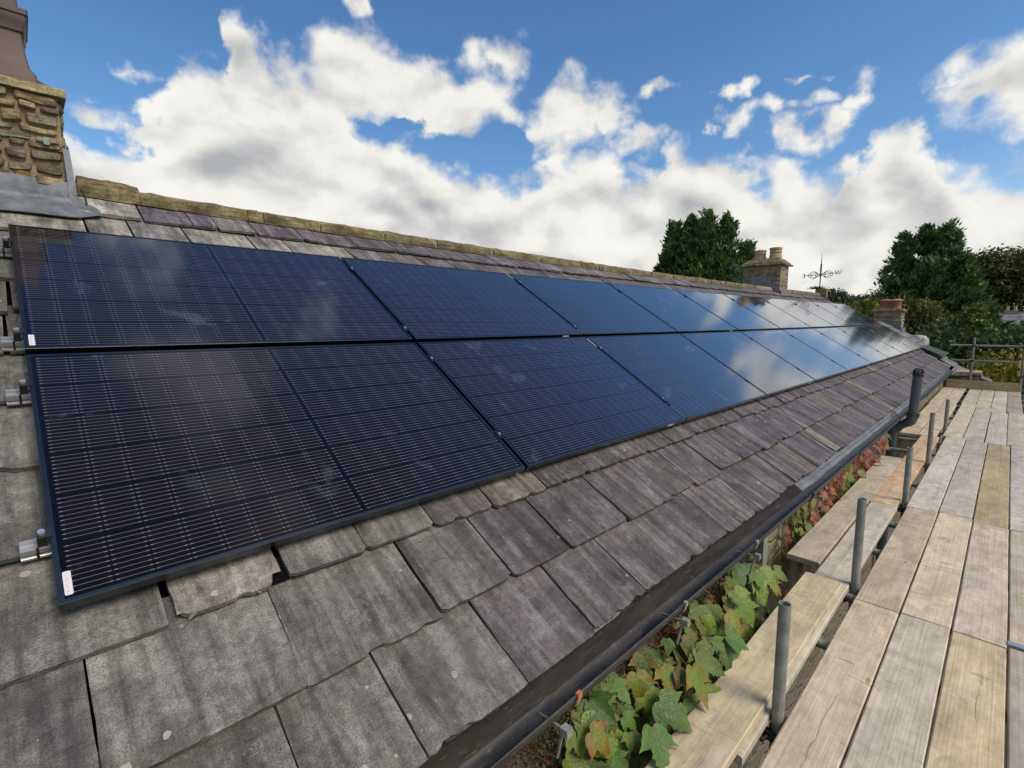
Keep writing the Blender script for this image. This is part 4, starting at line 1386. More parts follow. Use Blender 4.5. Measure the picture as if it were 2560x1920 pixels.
for i in range(110):
    x = R9.uniform(-.3, 3.0); z = R9.uniform(-1.2, -.60); p = Vector((x, -.515 - .04 * R9.random(), z)); pts = [p]
    for q in range(5):
        p = p + Vector((R9.uniform(-.05, .06), R9.uniform(-.018, .014), R9.uniform(-.045, .045))); p.y = min(p.y, -.508); pts.append(p)
    tw.tube(pts, R9.uniform(.0018, .0045), 5)
tw.build('dry_twigs', M_TWIG, CR, smooth=True)['kind'] = 'stuff'
ms = MB()
cl = [(1.02, -.58, -.70), (1.13, -.60, -.72), (1.24, -.60, -.70), (1.10, -.62, -.78), (1.42, -.59, -.70), (1.6, -.6, -.72), (1.3, -.62, -.80), (1.9, -.6, -.70), (2.2, -.6, -.72), (2.45, -.6, -.74), (2.6, -.6, -.78), (.85, -.57, -.72)]
for c in cl:
    for q in range(420):
        p = Vector(c) + Vector((R9.gauss(0, .045), R9.gauss(0, .026), R9.gauss(0, .036)))
        ms.col = R9.choice(((.05, .065, .018), (.075, .085, .02), (.04, .05, .015), (.12, .07, .025), (.09, .10, .025)))
        s = R9.uniform(.003, .0065)
        d = Vector((R9.uniform(-1, 1), R9.uniform(-1, 1), R9.uniform(-1, 1))).normalized() * s * 1.5; e = d.cross(Vector((.2, .7, .4))).normalized() * s
        ms.poly([p - e, p + d, p + e, p - d * .4])
ms.build('flower_clusters', M_MOSS, CR)['kind'] = 'stuff'

CR2 = thing('creeper', 'red and yellow green creeper under the gutter further along the wall', 'climbing plant', (5.4, -.55, -1.0))
mb = MB()
for i in range(900):
    x = R9.uniform(3.95, 7.75); f = R9.random()
    y = -.53 - .16 * f * R9.random(); z = -.62 - abs(R9.gauss(0, .26)) - .05
    if x < 4.3 and R9.random() > (x - 3.9) / .4: continue
    s = R9.uniform(.035, .085)
    out = Vector((R9.uniform(-.8, .3), -1., R9.uniform(-.1, 1.1))).normalized(); dn = Vector((R9.uniform(-1, 1), -.3, -1.)).normalized()
    Y = (dn - out * dn.dot(out)).normalized(); X = Y.cross(out)
    k = pnoise(Vector((x * 2.2, z * 3, 1)))
    if k > .02: cin = R9.choice(RED); cout = R9.choice(RED)
    elif k > -.15: cin = R9.choice(((.20, .16, .03), (.16, .19, .03), (.25, .13, .03))); cout = R9.choice(RED + TIPS)
    else: cin = R9.choice(GRN + [(.20, .24, .03)]); cout = R9.choice(((.22, .24, .03), (.15, .2, .03)))
    leaf(mb, Vector((x, y, z)), X, Y, out, s, cin, cout, R9.uniform(.05, .4), R9.uniform(0, .3))
mb.build('foliage', M_LEAF, CR2, smooth=True, angle=60)
stem = MB()
for i in range(40):
    x = R9.uniform(4., 7.7); stem.tube([(x, -.515, -1.6), (x + R9.uniform(-.1, .1), -.52, -1.1), (x + R9.uniform(-.2, .2), -.525, -.7)], .004, 5)
stem.build('stems', M_TWIG, CR2)['kind'] = 'stuff'

# ------------------------------------------------------------------ neighbouring lower house with red pots
NB = thing('adjoining_house', 'lower slate roofed house joined to the far gable, with a stone chimney and red pots', 'house', (19, 0, 0))
rb = MB()
RNs = RN; RN = -.31
def far_edge(v): return 21.0 + (v + 1.12) * .85
rr_ = -1.12; k2 = 5000
while rr_ < 1.55:
    u = 17.24
    while u < far_edge(rr_):
        w_ = random.uniform(.28, .5); u1 = min(u + w_, far_edge(rr_))
        if u1 - u > .08:
            add_slate(u + .004, u1 - .004, rr_, rr_ + .31, tuple(a * random.uniform(.85, 1.2) for a in (.155, .148, .15)), k2); k2 += 1
        u = u1
    rr_ += .31
rb.build('slate_roof', M_SLATE, NB)
RN = RNs
mb = MB(); mb.box((17.25, -.55, -4.6), (21.2, 4.0, -.95)); mb.build('wall', M_RUB, NB)
mb = MB()   # dark lead valley against the bigger gable
mb.obox(RP(17.24, -1.0, -.29), UV * .22, DV * 2.6, NV * .012); mb.build('lead_valley', M_LEAD, NB)
ch3 = small_chimney(NB, 22.0, 22.62, 1.12, 1.93, .2, 1.03, [(.27, .23, .17), (.24, .215, .17), (.30, .25, .17)], [(22.3, 1.66, .135, .31), (22.3, 1.33, .15, .31)], M_RED, 44, .06, .10)
mb = MB(); mb.obox((21.955, 1.10, .28), (.004, 0, 0), (0, .5, 0), (0, 0, .38)); mb.obox((21.93, 1.06, .20), (.7, 0, 0), (0, .004, 0), (0, 0, .26)); mb.build('lead_flashing', M_LEAD, ch3)
for yy in (1.66, 1.33):
    mb = MB(); mb.lathe([(.10, .36), (.175, .375), (.185, .395), (.16, .42), (.08, .445), (.02, .45)], (22.3, yy, 1.03), 16); mb.build('pot_cowl', M_RED if yy > 1.5 else M_ORGP, ch3, smooth=True, angle=40)
sk = MB()   # opened roof light
O = RP(19.3, -.42, -.285)
ax_ = UV * 1.75; ay_ = DV * .60 + NV * -.0
sk.obox(O, ax_, DV * .66, NV * .035)
skl = sk.build('roof_light', M_FRAME, NB)
mb = MB(); mb.obox(O + NV * .16 + DV * -.02, ax_ * .98, DV * .60 + NV * -.10, NV * .02); mb.build('pane', M_SKYL, skl)
# kneeler stones and coping at the corner
KN = MB(); KN.col = (.40, .31, .165)
def block(mb, x0, x1, y0, y1, z0, z1, j=.02, c=None):
    if c: mb.col = c
    q = lambda: random.uniform(-j, j)
    mb.hexa([(x0 + q(), y0 + q(), z0 + q()), (x1 + q(), y0 + q(), z0 + q()), (x1 + q(), y1 + q(), z0 + q()), (x0 + q(), y1 + q(), z0 + q()), (x0 + q(), y0 + q(), z1 + q()), (x1 + q(), y0 + q(), z1 + q()), (x1 + q(), y1 + q(), z1 + q()), (x0 + q(), y1 + q(), z1 + q())])
block(KN, 17.25, 17.75, -1.20, -.72, -.67, -.605, .012, (.42, .33, .20)); block(KN, 17.22, 17.7, -.98, -.60, -.73, -.68, .014, (.42, .37, .23)); block(KN, 17.25, 17.8, -1.15, -.52, -.90, -.74, .015, (.24, .19, .12))
block(KN, 17.3, 17.8, -1.20, -.97, -.80, -.685, .008, (.17, .165, .19)); KN.build('kneeler_stones', M_STONE, NB)
mb = MB(); mb.col = (.17, .16, .18); mb.obox((17.3, -1.40, -.86), (.6, 0, 0), (0, .25, .10), (0, 0, .03)); mb.build('porch_slates', M_SLATE, NB)
mb = MB(); mb.col = (.36, .35, .32)
mb.lathe([(.30, -.5), (.32, -.1), (.29, .04), (.20, .13), (.08, .16), (0, .165)], (23.6, .76, .02), 18)
tag(mb.build('rounded_stone', M_STONE, None, smooth=True, origin=(23.6, .76, -.5)), 'rounded pale stone top showing behind the roof light', 'stone')

# ------------------------------------------------------------------ weather vane
WV = thing('weather_vane', 'black iron weather vane with letter arms standing on the far ridge end', 'weather vane', (17.26, 2.55, 1.6))
mb = MB(); mb.tube([(17.26, 2.55, 1.55), (17.26, 2.55, 2.02)], .016, 8); mb.tube([(17.26, 2.55, 2.02), (17.26, 2.55, 2.40)], .024, 8); mb.tube([(17.26, 2.55, 2.40), (17.26, 2.55, 2.72)], [.014, .003], 8); mb.build('mast', M_IRON, WV)
ad = Vector((-.22, .97, -.03)).normalized(); bd = Vector((.97, .22, 0)); c0 = Vector((17.26, 2.55, 2.09)); zz_ = Vector((0, 0, 1))
mb = MB()
for s in (1, -1): mb.tube([c0, c0 + ad * .42 * s + zz_ * (.0 if s > 0 else .02)], .009, 6)
for s in (1, -1): mb.tube([c0, c0 + bd * .40 * s], .009, 6)
mb.build('arms', M_IRON, WV)
mb = MB()
for s in (1, -1):
    for up in (1, -1):
        for (cc, rr, a0, a1) in ((.16, .085, 200, 20), (.28, .05, 180, -120), (.09, .06, 220, -60), (.20, .12, 150, 30)):
            pts = []
            for i in range(13):
                a = radians(a0 + (a1 - a0) * i / 12); k = rr * (1 - .35 * i / 12)
                pts.append(c0 + ad * s * (cc + k * cos(a)) + zz_ * up * (abs(k * sin(a)) * 1. + .01 * (i / 12)))
            mb.tube(pts, .0078, 5)
        for (cc, rr) in ((.15, .09), (.26, .05)):
            pts = []
            for i in range(11):
                a = radians(190 - 200 * i / 10); pts.append(c0 + bd * s * (cc + rr * cos(a)) + zz_ * up * rr * abs(sin(a)))
            mb.tube(pts, .0078, 5)
mb.build('scrollwork', M_IRON, WV)
def bar(mb, o, p, q, w, t=.008):
    """flat bar from p to q in the (ad, z) plane"""
    P = o + ad * p[0] + zz_ * p[1]; Q = o + ad * q[0] + zz_ * q[1]
    d = (Q - P).normalized(); nn = bd; s = d.cross(nn) * w / 2
    mb.hexa([P - s - nn * t, Q - s - nn * t, Q + s - nn * t, P + s - nn * t, P - s + nn * t, Q - s + nn * t, Q + s + nn * t, P + s + nn * t])
mb = MB(); o = c0 + ad * .40
bar(mb, o, (0.015, -.06), (.015, .06), .022); 
for z in (-.052, 0, .052): bar(mb, o + bd * .0005, (.0, z), (.085, z), .011, .007)
mb.build('letter_e', M_IRON, WV)
mb = MB(); o = c0 - ad * .43 + zz_ * .035
for (p, q) in (((.06, .06), (.025, -.06)), ((.025, -.06), (-.01, .055)), ((-.01, .055), (-.045, -.06)), ((-.045, -.06), (-.09, .06))): bar(mb, o, p, q, .014)
mb.build('letter_w', M_IRON, WV)

# ------------------------------------------------------------------ vegetation
def foliage_mesh(name, P, D, S, C, mat, parent, wide=.42):
    """P positions, D directions, S sizes, C colours -> diamond sprays"""
    n = len(P)
    r = rng.normal(size=(n, 3)); side = np.cross(D, r); side /= np.linalg.norm(side, axis=1, keepdims=True) + 1e-9
    S = S[:, None]
    base = P - D * S * .5; tip = P + D * S * .6; l = P + side * S * wide * .5; rr = P - side * S * wide * .5
    V = np.stack([base, l, tip, rr], 1).reshape(-1, 3)
    o = np.array(WORLD[parent.name]); V = V - o
    me = bpy.data.meshes.new(name)
    me.vertices.add(4 * n); me.vertices.foreach_set('co', V.astype(np.float32).ravel())
    me.loops.add(4 * n); me.loops.foreach_set('vertex_index', np.arange(4 * n, dtype=np.int32))
    me.polygons.add(n); me.polygons.foreach_set('loop_start', np.arange(0, 4 * n, 4, dtype=np.int32))
    me.update(calc_edges=True); me.validate()
    a = me.attributes.new('col', 'FLOAT_COLOR', 'POINT')
    cc = np.concatenate([C, np.ones((n, 1))], 1); a.data.foreach_set('color', np.repeat(cc, 4, 0).astype(np.float32).ravel())
    me.materials.append(mat)
    ob = bpy.data.objects.new(name, me); COL.objects.link(ob); ob.parent = parent
    return ob


def nrm(a): return a / (np.linalg.norm(a, axis=1, keepdims=True) + 1e-9)


def conifer(name, label, spires, base, cat='tree', ncl=420, per=46, size=.30, cols=((.030, .060, .020), (.055, .095, .035)), group=None, clr=.42):
    """spires: (x, y, top z, radius, skirt z)"""
    root = thing(name, label, cat, base, group)
    P = []; D = []; S = []; C = []
    tr = MB()
    for (x, y, zt2, R, z0) in spires:
        H = zt2 - z0
        tr.tube([(x, y, base[2]), (x, y, z0 + H * .5), (x, y, zt2 - .4)], [.22, .14, .02], 8)
        k = int(ncl * H * R / 14)
        t = rng.random(k) ** 1.15
        ang = rng.random(k) * 2 * pi
        lob = 1 + .28 * np.sin(ang * 3 + x) + .2 * np.sin(ang * 5 + t * 9 + y)
        r = R * np.minimum(1.0, ((1 - t) * 1.75)) ** 1.05 * lob * (.55 + .5 * rng.random(k) ** .5) + .05
        c = np.stack([x + r * np.cos(ang), y + r * np.sin(ang), z0 + H * t + rng.normal(size=k) * .15], 1)
        out = np.stack([np.cos(ang), np.sin(ang), .45 + .9 * t], 1); out = nrm(out)
        br = np.clip(rng.normal(.5, .36, k), -.15, 1.35)
        for q in range(k):
            m = per
            th_ = clr * (1 - .55 * t[q])
            l = rng.normal(size=(m, 3)) * th_ * np.array([.55, .55, .38])
            along = rng.random(m)[:, None] * out[q] * th_ * 1.5
            p = c[q] + l + along - np.array([0, 0, 1]) * (along ** 2).sum(1, keepdims=True) * .5
            d = nrm(out[q] * 1.5 + rng.normal(size=(m, 3)) * .45 + np.array([0, 0, -.12]))
            P.append(p); D.append(d); S.append(size * (.5 + 1.0 * rng.random(m)) * (1 - .2 * t[q]))
            c0_, c1_ = np.array(cols[0]), np.array(cols[1])
            C.append((c0_ + (c1_ - c0_) * br[q]) * (.75 + .5 * rng.random((m, 1))))
    tr.build('trunk', M_BARK, root, smooth=True)
    foliage_mesh('crown', np.concatenate(P), np.concatenate(D), np.concatenate(S), np.clip(np.concatenate(C), .004, 1), M_CONI, root, .36)
    return root


def broadleaf(name, label, lobes, base, cols, n=5200, size=.35, cat='tree', group=None, trunk=.2, per=26, inner=.45):
    """lobes: (x,y,z,rx,ry,rz)"""
    root = thing(name, label, cat, base, group)
    P = []; D = []; S = []; C = []
    vol = np.array([(l[3] * l[4] * l[5]) ** (2 / 3) for l in lobes]); vol /= vol.sum()
    tr = MB()
    for l, w in zip(lobes, vol):
        k = max(10, int(n * w / per))
        d = nrm(rng.normal(size=(k, 3)))
        rad = (inner + (1 - inner) * rng.random(k) ** .6)[:, None] * (1 + .16 * np.sin(d[:, :1] * 7 + l[0]) * np.cos(d[:, 1:2] * 6 + l[1]))
        c = np.array(l[:3]) + d * rad * np.array(l[3:6])
        br = np.clip(rng.normal(.5, .36, k), -.1, 1.4)
        cr = .22 * (l[3] * l[4] * l[5]) ** (1 / 3)
        if trunk: tr.tube([Vector(base) + Vector((0, 0, .0)), Vector(base) * .4 + Vector(l[:3]) * .6 - Vector((0, 0, l[5] * .6)), Vector(l[:3])], [trunk, trunk * .6, trunk * .15], 7)
        for q in range(k):
            m = per
            p = c[q] + rng.normal(size=(m, 3)) * cr * np.array([1, 1, .7])
            dd = nrm(rng.normal(size=(m, 3)) + d[q] * .7)
            P.append(p); D.append(dd); S.append(size * (.55 + .8 * rng.random(m)))
            c0_, c1_ = np.array(cols[0]), np.array(cols[1])
            C.append((c0_ + (c1_ - c0_) * br[q]) * (.75 + .5 * rng.random((m, 1))))
    if trunk: tr.build('trunk', M_BARK, root, smooth=True)
    foliage_mesh('crown', np.concatenate(P), np.concatenate(D), np.concatenate(S), np.clip(np.concatenate(C), .004, 1), M_BROAD, root, .6)
    return root


GZ = -4.5
conifer('conifer_tree', 'dark green multi topped conifer behind the ridge left of the far chimney', [(30, 13.9, 6.8, 1.6, GZ), (30.3, 12.95, 6.95, 1.7, GZ), (29.8, 11.75, 6.95, 1.8, GZ), (30.2, 10.65, 6.65, 1.7, GZ), (30.6, 14.8, 5.0, 1.6, GZ), (30.6, 9.6, 5.0, 1.7, GZ), (29.4, 12.6, 5.7, 2.0, GZ), (29.4, 11.2, 5.5, 2.0, GZ), (29.6, 13.6, 5.3, 1.8, GZ)], (30, 12.4, GZ), ncl=330, per=44, cols=((.030, .070, .013), (.15, .23, .055)))
kb = 1.76
conifer('conifer_tree', 'tall bluish green cypress right of the red chimney pots', [(x * kb, -1.646 + (y + 1.646) * kb, .708 + (z - .708) * kb, R * kb, GZ) for x, y, z, R in ((34, 2.75, 5.1, 1.05), (34.4, 1.95, 5.45, 1.2), (34, 1.0, 5.45, 1.25), (33.6, 2.65, 3.4, 1.15), (33.6, .3, 3.7, 1.4), (33.2, 1.6, 3.7, 1.5), (33.0, -.3, 1.7, 1.3), (32.8, 2.3, 1.8, 1.2))], (60, 4, GZ), ncl=150, per=44, cols=((.032, .068, .016), (.15, .225, .066)), size=.50, clr=.72)
conifer('conifer_tree', 'small pale green conifer tip left of the far chimney base', [(20, 6.1, 2.75, .55, GZ)], (20, 6.1, GZ), ncl=900, per=30, size=.14, cols=((.07, .12, .06), (.12, .19, .10)), clr=.2)
conifer('conifer_tree', 'yellow green conifer in front of the olive trees, left of the red chimney pots', [(40, 5.3, 1.95, .75, GZ), (40, 6.0, 1.35, .6, GZ), (40.2, 4.8, 1.5, .6, GZ)], (40, 5.3, GZ), ncl=500, per=34, size=.22, cols=((.12, .14, .02), (.26, .26, .04)))
broadleaf('broadleaf_tree', 'large rounded olive green tree behind the far cottage', [(120, 3.4, 8.2, 4, 3.2, 3.8), (121, .5, 9.0, 4, 3.6, 3.6), (120, -3, 8.0, 4, 3.8, 3.8), (119, 2.4, 3.2, 4, 3.8, 4), (119, -2, 3.2, 4, 4.2, 4), (122, -6.5, 6.5, 4, 3.5, 5), (120, 5.0, 3.5, 3, 2.0, 4.5)], (120, 0, GZ), ((.028, .042, .009), (.14, .15, .034)), n=24000, size=.62)
olive = ((.06, .075, .014), (.17, .18, .04))
for (x, y, z, r, lab) in ((45, 7.6, 1.0, 1.6, 'olive green tree crown just right of the weather vane ridge'), (46, 5.9, 1.25, 1.5, 'olive brown tree above the yellow green conifer'), (52, 4.2, 1.6, 1.6, 'green tree between the olive trees and the tall cypress'), (43, 9.2, .2, 1.4, 'low dark green tree against the far gable')):
    broadleaf('broadleaf_tree', lab, [(x, y, z - r * .2, r, r, r * .85), (x, y + r * .7, z - r * .5, r * .8, r * .8, r * .8), (x, y - r * .7, z - r * .5, r * .8, r * .8, r * .8), (x, y, z - r * 1.6, r * 1.2, r * 1.2, r)], (x, y, GZ), olive, n=5200, size=.26)
for (x, y, zt2, r, lab) in ((110, 22.6, 6.5, 2.0, 'rounded dark tree on the skyline right of the weather vane'), (130, 23.6, 6.5, 2.4, 'faint grey green tree lowest on the skyline'), (118, 17.0, 6.7, 3.0, 'broad skyline tree touching the tall cypress')):
    broadleaf('broadleaf_tree', lab, [(x, y, zt2 - r * .7, r, r, r * .7), (x, y + r * .6, zt2 - r * 1.0, r * .7, r * .7, r * .6), (x, y - r * .6, zt2 - r * 1.0, r * .7, r * .7, r * .6)], (x, y, -1.), ((.045, .07, .035), (.11, .145, .075)), n=3400, size=.42)
broadleaf('shrub', 'yellow leaved shrub beyond the far guard rails', [(24, -1.4, -1.15, 1., .75, .78), (24.2, -2.2, -1.5, 1., .8, .7), (23.8, -1.0, -1.7, 1., .6, .6), (24.3, -3.0, -1.7, 1., .8, .7), (24.0, -1.9, -2.4, 1.1, 1.4, .9)], (24, -1.8, GZ), ((.10, .105, .012), (.27, .24, .028)), n=9000, size=.12, cat='shrub', trunk=.05, per=22)
broadleaf('shrub', 'small olive shrub between the adjoining roof and the far post', [(22.6, -.85, -1.35, .8, .5, .6), (22.8, -.5, -1.7, .8, .5, .6)], (22.6, -.7, GZ), ((.07, .085, .015), (.16, .16, .025)), n=2600, size=.11, cat='shrub', trunk=.04, per=20)
broadleaf('hedge', 'dark green hedge behind the yellow shrub and guard rails', [(28, .4, -.6, 1.4, 1.2, 1.2), (28.3, -1.2, -.65, 1.4, 1.4, .9), (28.2, -2.6, -.5, 1.4, 1.3, .85), (28, 1.5, -1.2, 1.3, 1.2, 1.2), (28.2, -4.2, -.4, 1.4, 1.4, 1.), (28, -1.5, -2.2, 1.5, 3.4, 1.5)], (28, -1.2, GZ), ((.022, .044, .011), (.080, .125, .034)), n=15000, size=.20, cat='hedge', trunk=.06)
broadleaf('broadleaf_tree', 'bright green leafy treetop left of the far cottage roof', [(46, .12, 1.32, .7, .46, .45), (46, .35, .6, .9, .7, .8)], (46, -.1, GZ), ((.07, .11, .016), (.17, .22, .035)), n=3600, size=.18, trunk=.08)
broadleaf('broadleaf_tree', 'dark green tree hiding the right of the far cottage', [(48, -2.7, -.05, 1.2, .9, .75), (48, -1.7, -.6, 1.2, .8, .75), (48, -3.9, .6, 1.2, 1.1, 1.), (47, -.7, -.75, 1.2, 1.2, .85), (47.5, -2.2, -1.4, 1.2, 2.2, 1.2), (47, .6, -.9, 1.2, 1.2, 1.)], (48, -2.2, GZ), ((.028, .055, .014), (.095, .145, .038)), n=12000, size=.24, trunk=.1)
mb = MB()
for i in range(900):
    p = Vector((17.26, 2.62, 1.67)) + Vector((random.gauss(0, .07), random.gauss(0, .10), abs(random.gauss(0, .035))))
    mb.col = random.choice(((.06, .055, .022), (.045, .05, .015), (.085, .075, .03)))
    d = Vector((random.uniform(-1, 1), random.uniform(-1, 1), random.uniform(0, 1))).normalized() * .025; e = d.cross(Vector((.3, .2, .9))).normalized() * .010
    mb.poly([p - e, p + d, p + e])
tag(mb.build('moss_tuft', M_MOSS, None, origin=(17.26, 2.6, 1.65)), 'dark tuft of moss and grass at the foot of the weather vane', 'moss')

# ------------------------------------------------------------------ far cottage
CT = thing('cottage', 'distant stone cottage with slate roof and two yellow chimney pots among trees', 'cottage', (100, -2, GZ))
mb = MB(); mb.col = (.15, .145, .155); mb.tf = lambda p: Vector((p.x, p.y, 0)) * .3
mb.poly([(96.6, 1.55, .04), (96.6, -9, .04), (100, -9, 1.86), (100, 1.55, 1.86)]); mb.poly([(103.4, 1.55, .04), (100, 1.55, 1.86), (100, -9, 1.86), (103.4, -9, .04)])
mb.build('roof', M_SLATE, CT)
mb = MB(); mb.col = (.33, .27, .17); mb.box((97, -8.8, GZ), (103, 1.4, .02)); mb.poly([(97, 1.41, .02), (103, 1.41, .02), (100, 1.41, 1.78)]); mb.build('wall', M_RUB, CT)
mb = MB(); mb.col = (.36, .32, .25); mb.box((99.9, -9, 1.84), (100.15, 1.57, 1.93)); mb.build('ridge', M_STONE, CT)
c = MB(); c.col = (.36, .31, .22); c.box((99.6, -2.08, .6), (100.7, -.64, 2.0)); c.box((99.5, -2.16, 2.0), (100.8, -.56, 2.10)); c = c.build('chimney', M_STONE, CT)
for yy in (-1.0, -1.78):
    mb = MB(); mb.lathe([(.21, 0), (.17, .2), (.16, .5), (.20, .55), (.20, .6), (.14, .62)], (100.1, yy, 2.10), 12); mb.build('chimney_pot', M_BUFF, c)

# ------------------------------------------------------------------ ground and hill
mb = MB(); n = 24
mb.poly([(-3000, -3000, GZ), (3000, -3000, GZ), (3000, 3000, GZ), (-3000, 3000, GZ)])
tag(mb.build('ground', M_GRND), None, None, None, 'structure')
mb = MB(); mb.poly([(-4, -3.2, GZ + .004), (20, -3.2, GZ + .004), (20, -.4, GZ + .004), (-4, -.4, GZ + .004)])
tag(mb.build('ground_shade_strip', plain('board_gap_shade', (.05, .045, .038), .95, var=.4, scale=2.), None), None, None, None, 'structure')  # dark strip added under the scaffold so board gaps look shaded
mb = MB(); g = []
for j in range(15):
    row = []
    for i in range(60):
        y = -260 + i * 10; f = j / 14
        x = 70 + f * 300
        z = GZ - .05 + 8.5 * (sin(pi * min(1, f * 1.4)) if f < .36 else 1) * (0.85 + .25 * pnoise(Vector((y * .012, f * 3, 0)))) * min(1, f * 5) * min(1, (i / 8)) * min(1, (59 - i) / 8) * (1. if y > 10 else max(0, (y + 60) / 70 if y > -60 else 0))
        row.append(mb.vert((x, y, z)))
    g.append(row)
for j in range(14):
    for i in range(59): mb.face((g[j][i], g[j + 1][i], g[j + 1][i + 1], g[j][i + 1]))
tag(mb.build('hill', M_GRND, None, smooth=True), None, None, None, 'structure')

# ------------------------------------------------------------------ sky and sun
SUN_AZ, SUN_EL = -78., 47.       # degrees, direction of the sun seen from the house
W = bpy.data.worlds.new('World'); SC.world = W; W.use_nodes = True
t = NT(W.node_tree)
bg = t.n['Background']
sky = t.new('ShaderNodeTexSky', sky_type='NISHITA')
sky.sun_disc = False; sky.sun_elevation = radians(SUN_EL); sky.sun_rotation = radians(90 - SUN_AZ)
sky.altitude = 100; sky.air_density = 1.0; sky.dust_density = .4; sky.ozone_density = 2.2
hs = t.new('ShaderNodeHueSaturation'); hs.inputs['Saturation'].default_value = 1.22; hs.inputs['Value'].default_value = 1.02; t.l.new(sky.outputs[0], hs.inputs['Color'])
d = t.vm('NORMALIZE', t.new('ShaderNodeTexCoord').outputs['Generated'])
dx, dy, dz = t.sep(d)[:3]
az = t.m('MULTIPLY', t.m('ARCTAN2', dy, dx), 180 / pi); el = t.m('MULTIPLY', t.m('ARCSINE', dz), 180 / pi)
wv = t.vm('SUBTRACT', t.noise(d, 5.0, 3, .5, color=True), (.5, .5, .5)); ws = t.sep(wv)
wf = t.sep(t.vm('SUBTRACT', t.noise(d, 19., 4, .55, color=True), (.5, .5, .5)))
azw = t.m('ADD', az, t.m('ADD', t.m('MULTIPLY', ws[0], 5.), t.m('MULTIPLY', wf[0], 7.))); elw = t.m('ADD', el, t.m('ADD', t.m('MULTIPLY', ws[1], 3.), t.m('MULTIPLY', wf[1], 4.)))
# top of the cumulus bank (elevation against azimuth)
OUTL = [(-180, 17), (-90, 12), (-40, 14), (-8, 12.2), (.3, 11.0), (4.8, 12.4), (6.4, 14.2), (7.4, 16.8), (8.6, 18.0), (11.0, 17.2), (11.8, 14.8), (13, 13.0), (16, 14.0), (18.2, 13.6), (21.2, 15.4), (24.5, 16.7), (26, 17.6), (28.2, 17.6), (29.2, 15.4), (32, 16.8), (34.5, 17.5), (37.5, 17.3), (41.3, 16.8), (43, 15.3), (45.2, 14.2), (49, 15.8), (52.3, 16.8), (56, 17.8), (58.4, 19.2), (60.8, 20.3), (62.5, 21.9), (64.2, 23.2), (66.2, 24.0), (68, 24.8), (70, 26.2), (71.5, 28.0), (73.5, 27.2), (74.4, 23.6), (77.2, 23.), (79, 21.), (80.3, 18.6), (81, 16.6), (82.2, 15.6), (85.6, 15.9), (90, 15), (120, 16), (180, 17)]
fc = t.new('ShaderNodeFloatCurve'); cv = fc.mapping.curves[0]
pts = [((a + 180) / 360, (e + (.9 if 8 < a < 60 else .3)) / 40) for a, e in OUTL]
while len(cv.points) < len(pts): cv.points.new(.5, .5)
for p, (a, e) in zip(cv.points, pts): p.location = (a, e); p.handle_type = 'VECTOR'
fc.mapping.update()
t.put(fc.inputs['Value'], t.m('DIVIDE', t.m('ADD', azw, 180.), 360.))
E_ = t.m('MULTIPLY', fc.outputs[0], 40.)
depth = t.m('SUBTRACT', E_, elw)                       # degrees below the top
bank = t.ramp(depth, -4.0, 6.5, -1.9, 2.3, False)
base = bank
pv = t.comb(azw, elw, 0.)
BL = [(61, 23.2, 4.8, 2.5, 1.25), (56.6, 22.6, 5.0, 2.4, 1.35), (52, 21.9, 4.4, 2.1, 1.3), (48, 23.6, 3.6, 2.4, 1.0), (45.6, 25.2, 2.4, 2.6, .8), (46.5, 21.8, 3.2, 1.6, .95), (81.4, 20.6, 2.0, .9, .5), (62.4, 29.4, 1.6, 1.2, .45), (83.6, 17.1, 3.0, 1.3, .7), (84.6, 18.3, 3, .8, .35),
      (40., 21.7, 4.4, 2.5, 1.1), (42, 20.1, 3., 1.6, .8), (34.2, 20.9, 2.2, 1.7, .8), (31.6, 18.5, 2.6, 1.8, .8), (30, 23.1, 2.2, .8, .55), (21.4, 21.8, 1.5, .8, .6), (17.1, 21.9, 2.4, .6, .55), (20.4, 19.2, 1.7, 1.1, .75), (17.2, 19.9, 2.4, .9, .65), (13., 19.8, 1.6, 1.8, .8), (14.2, 17.4, 1.6, 1.8, .75), (16.4, 17.4, 2., 1.5, .75), (1.6, 18.8, 4.2, 2.6, 1.1), (4.6, 17.6, 2.6, 1.0, .7), (-1.5, 15.5, 2.8, 4., 1.), (22.9, 18.8, 1.0, .8, .35), (6.6, 19.1, 2., .6, .35),
      (53, 67, 18, 5., .9), (12, 73, 30, 4.5, .8), (75, 58, 9, 4, .45), (44, 54.5, 5, 4.5, .5)]
for (a, e, sa, se, st) in BL:
    ln = t.vm('LENGTH', t.vm('MULTIPLY', t.vm('SUBTRACT', pv, (a, e, 0)), (1 / (1.15 * sa), 1 / (1.2 * se), 0)), out=1)
    base = t.m('MAXIMUM', base, t.m('ADD', t.ramp(ln, .0, 2.6, .95, -2., False), st - .8))
for (a, e, sa, se, st) in [(57, 19.9, 2.2, .7, 1.2), (52, 18.7, 3.2, .8, 1.1), (47, 18.3, 3.0, 1.6, 1.4), (83.6, 15.6, 1.6, .5, .8), (59.6, 20.2, 1.2, .5, .8)]:
    ln = t.vm('LENGTH', t.vm('MULTIPLY', t.vm('SUBTRACT', pv, (a, e, 0)), (1 / sa, 1 / se, 0)), out=1)
    base = t.m('SUBTRACT', base, t.m('MULTIPLY', t.ramp(ln, .2, 1.6, 1., 0.), st))
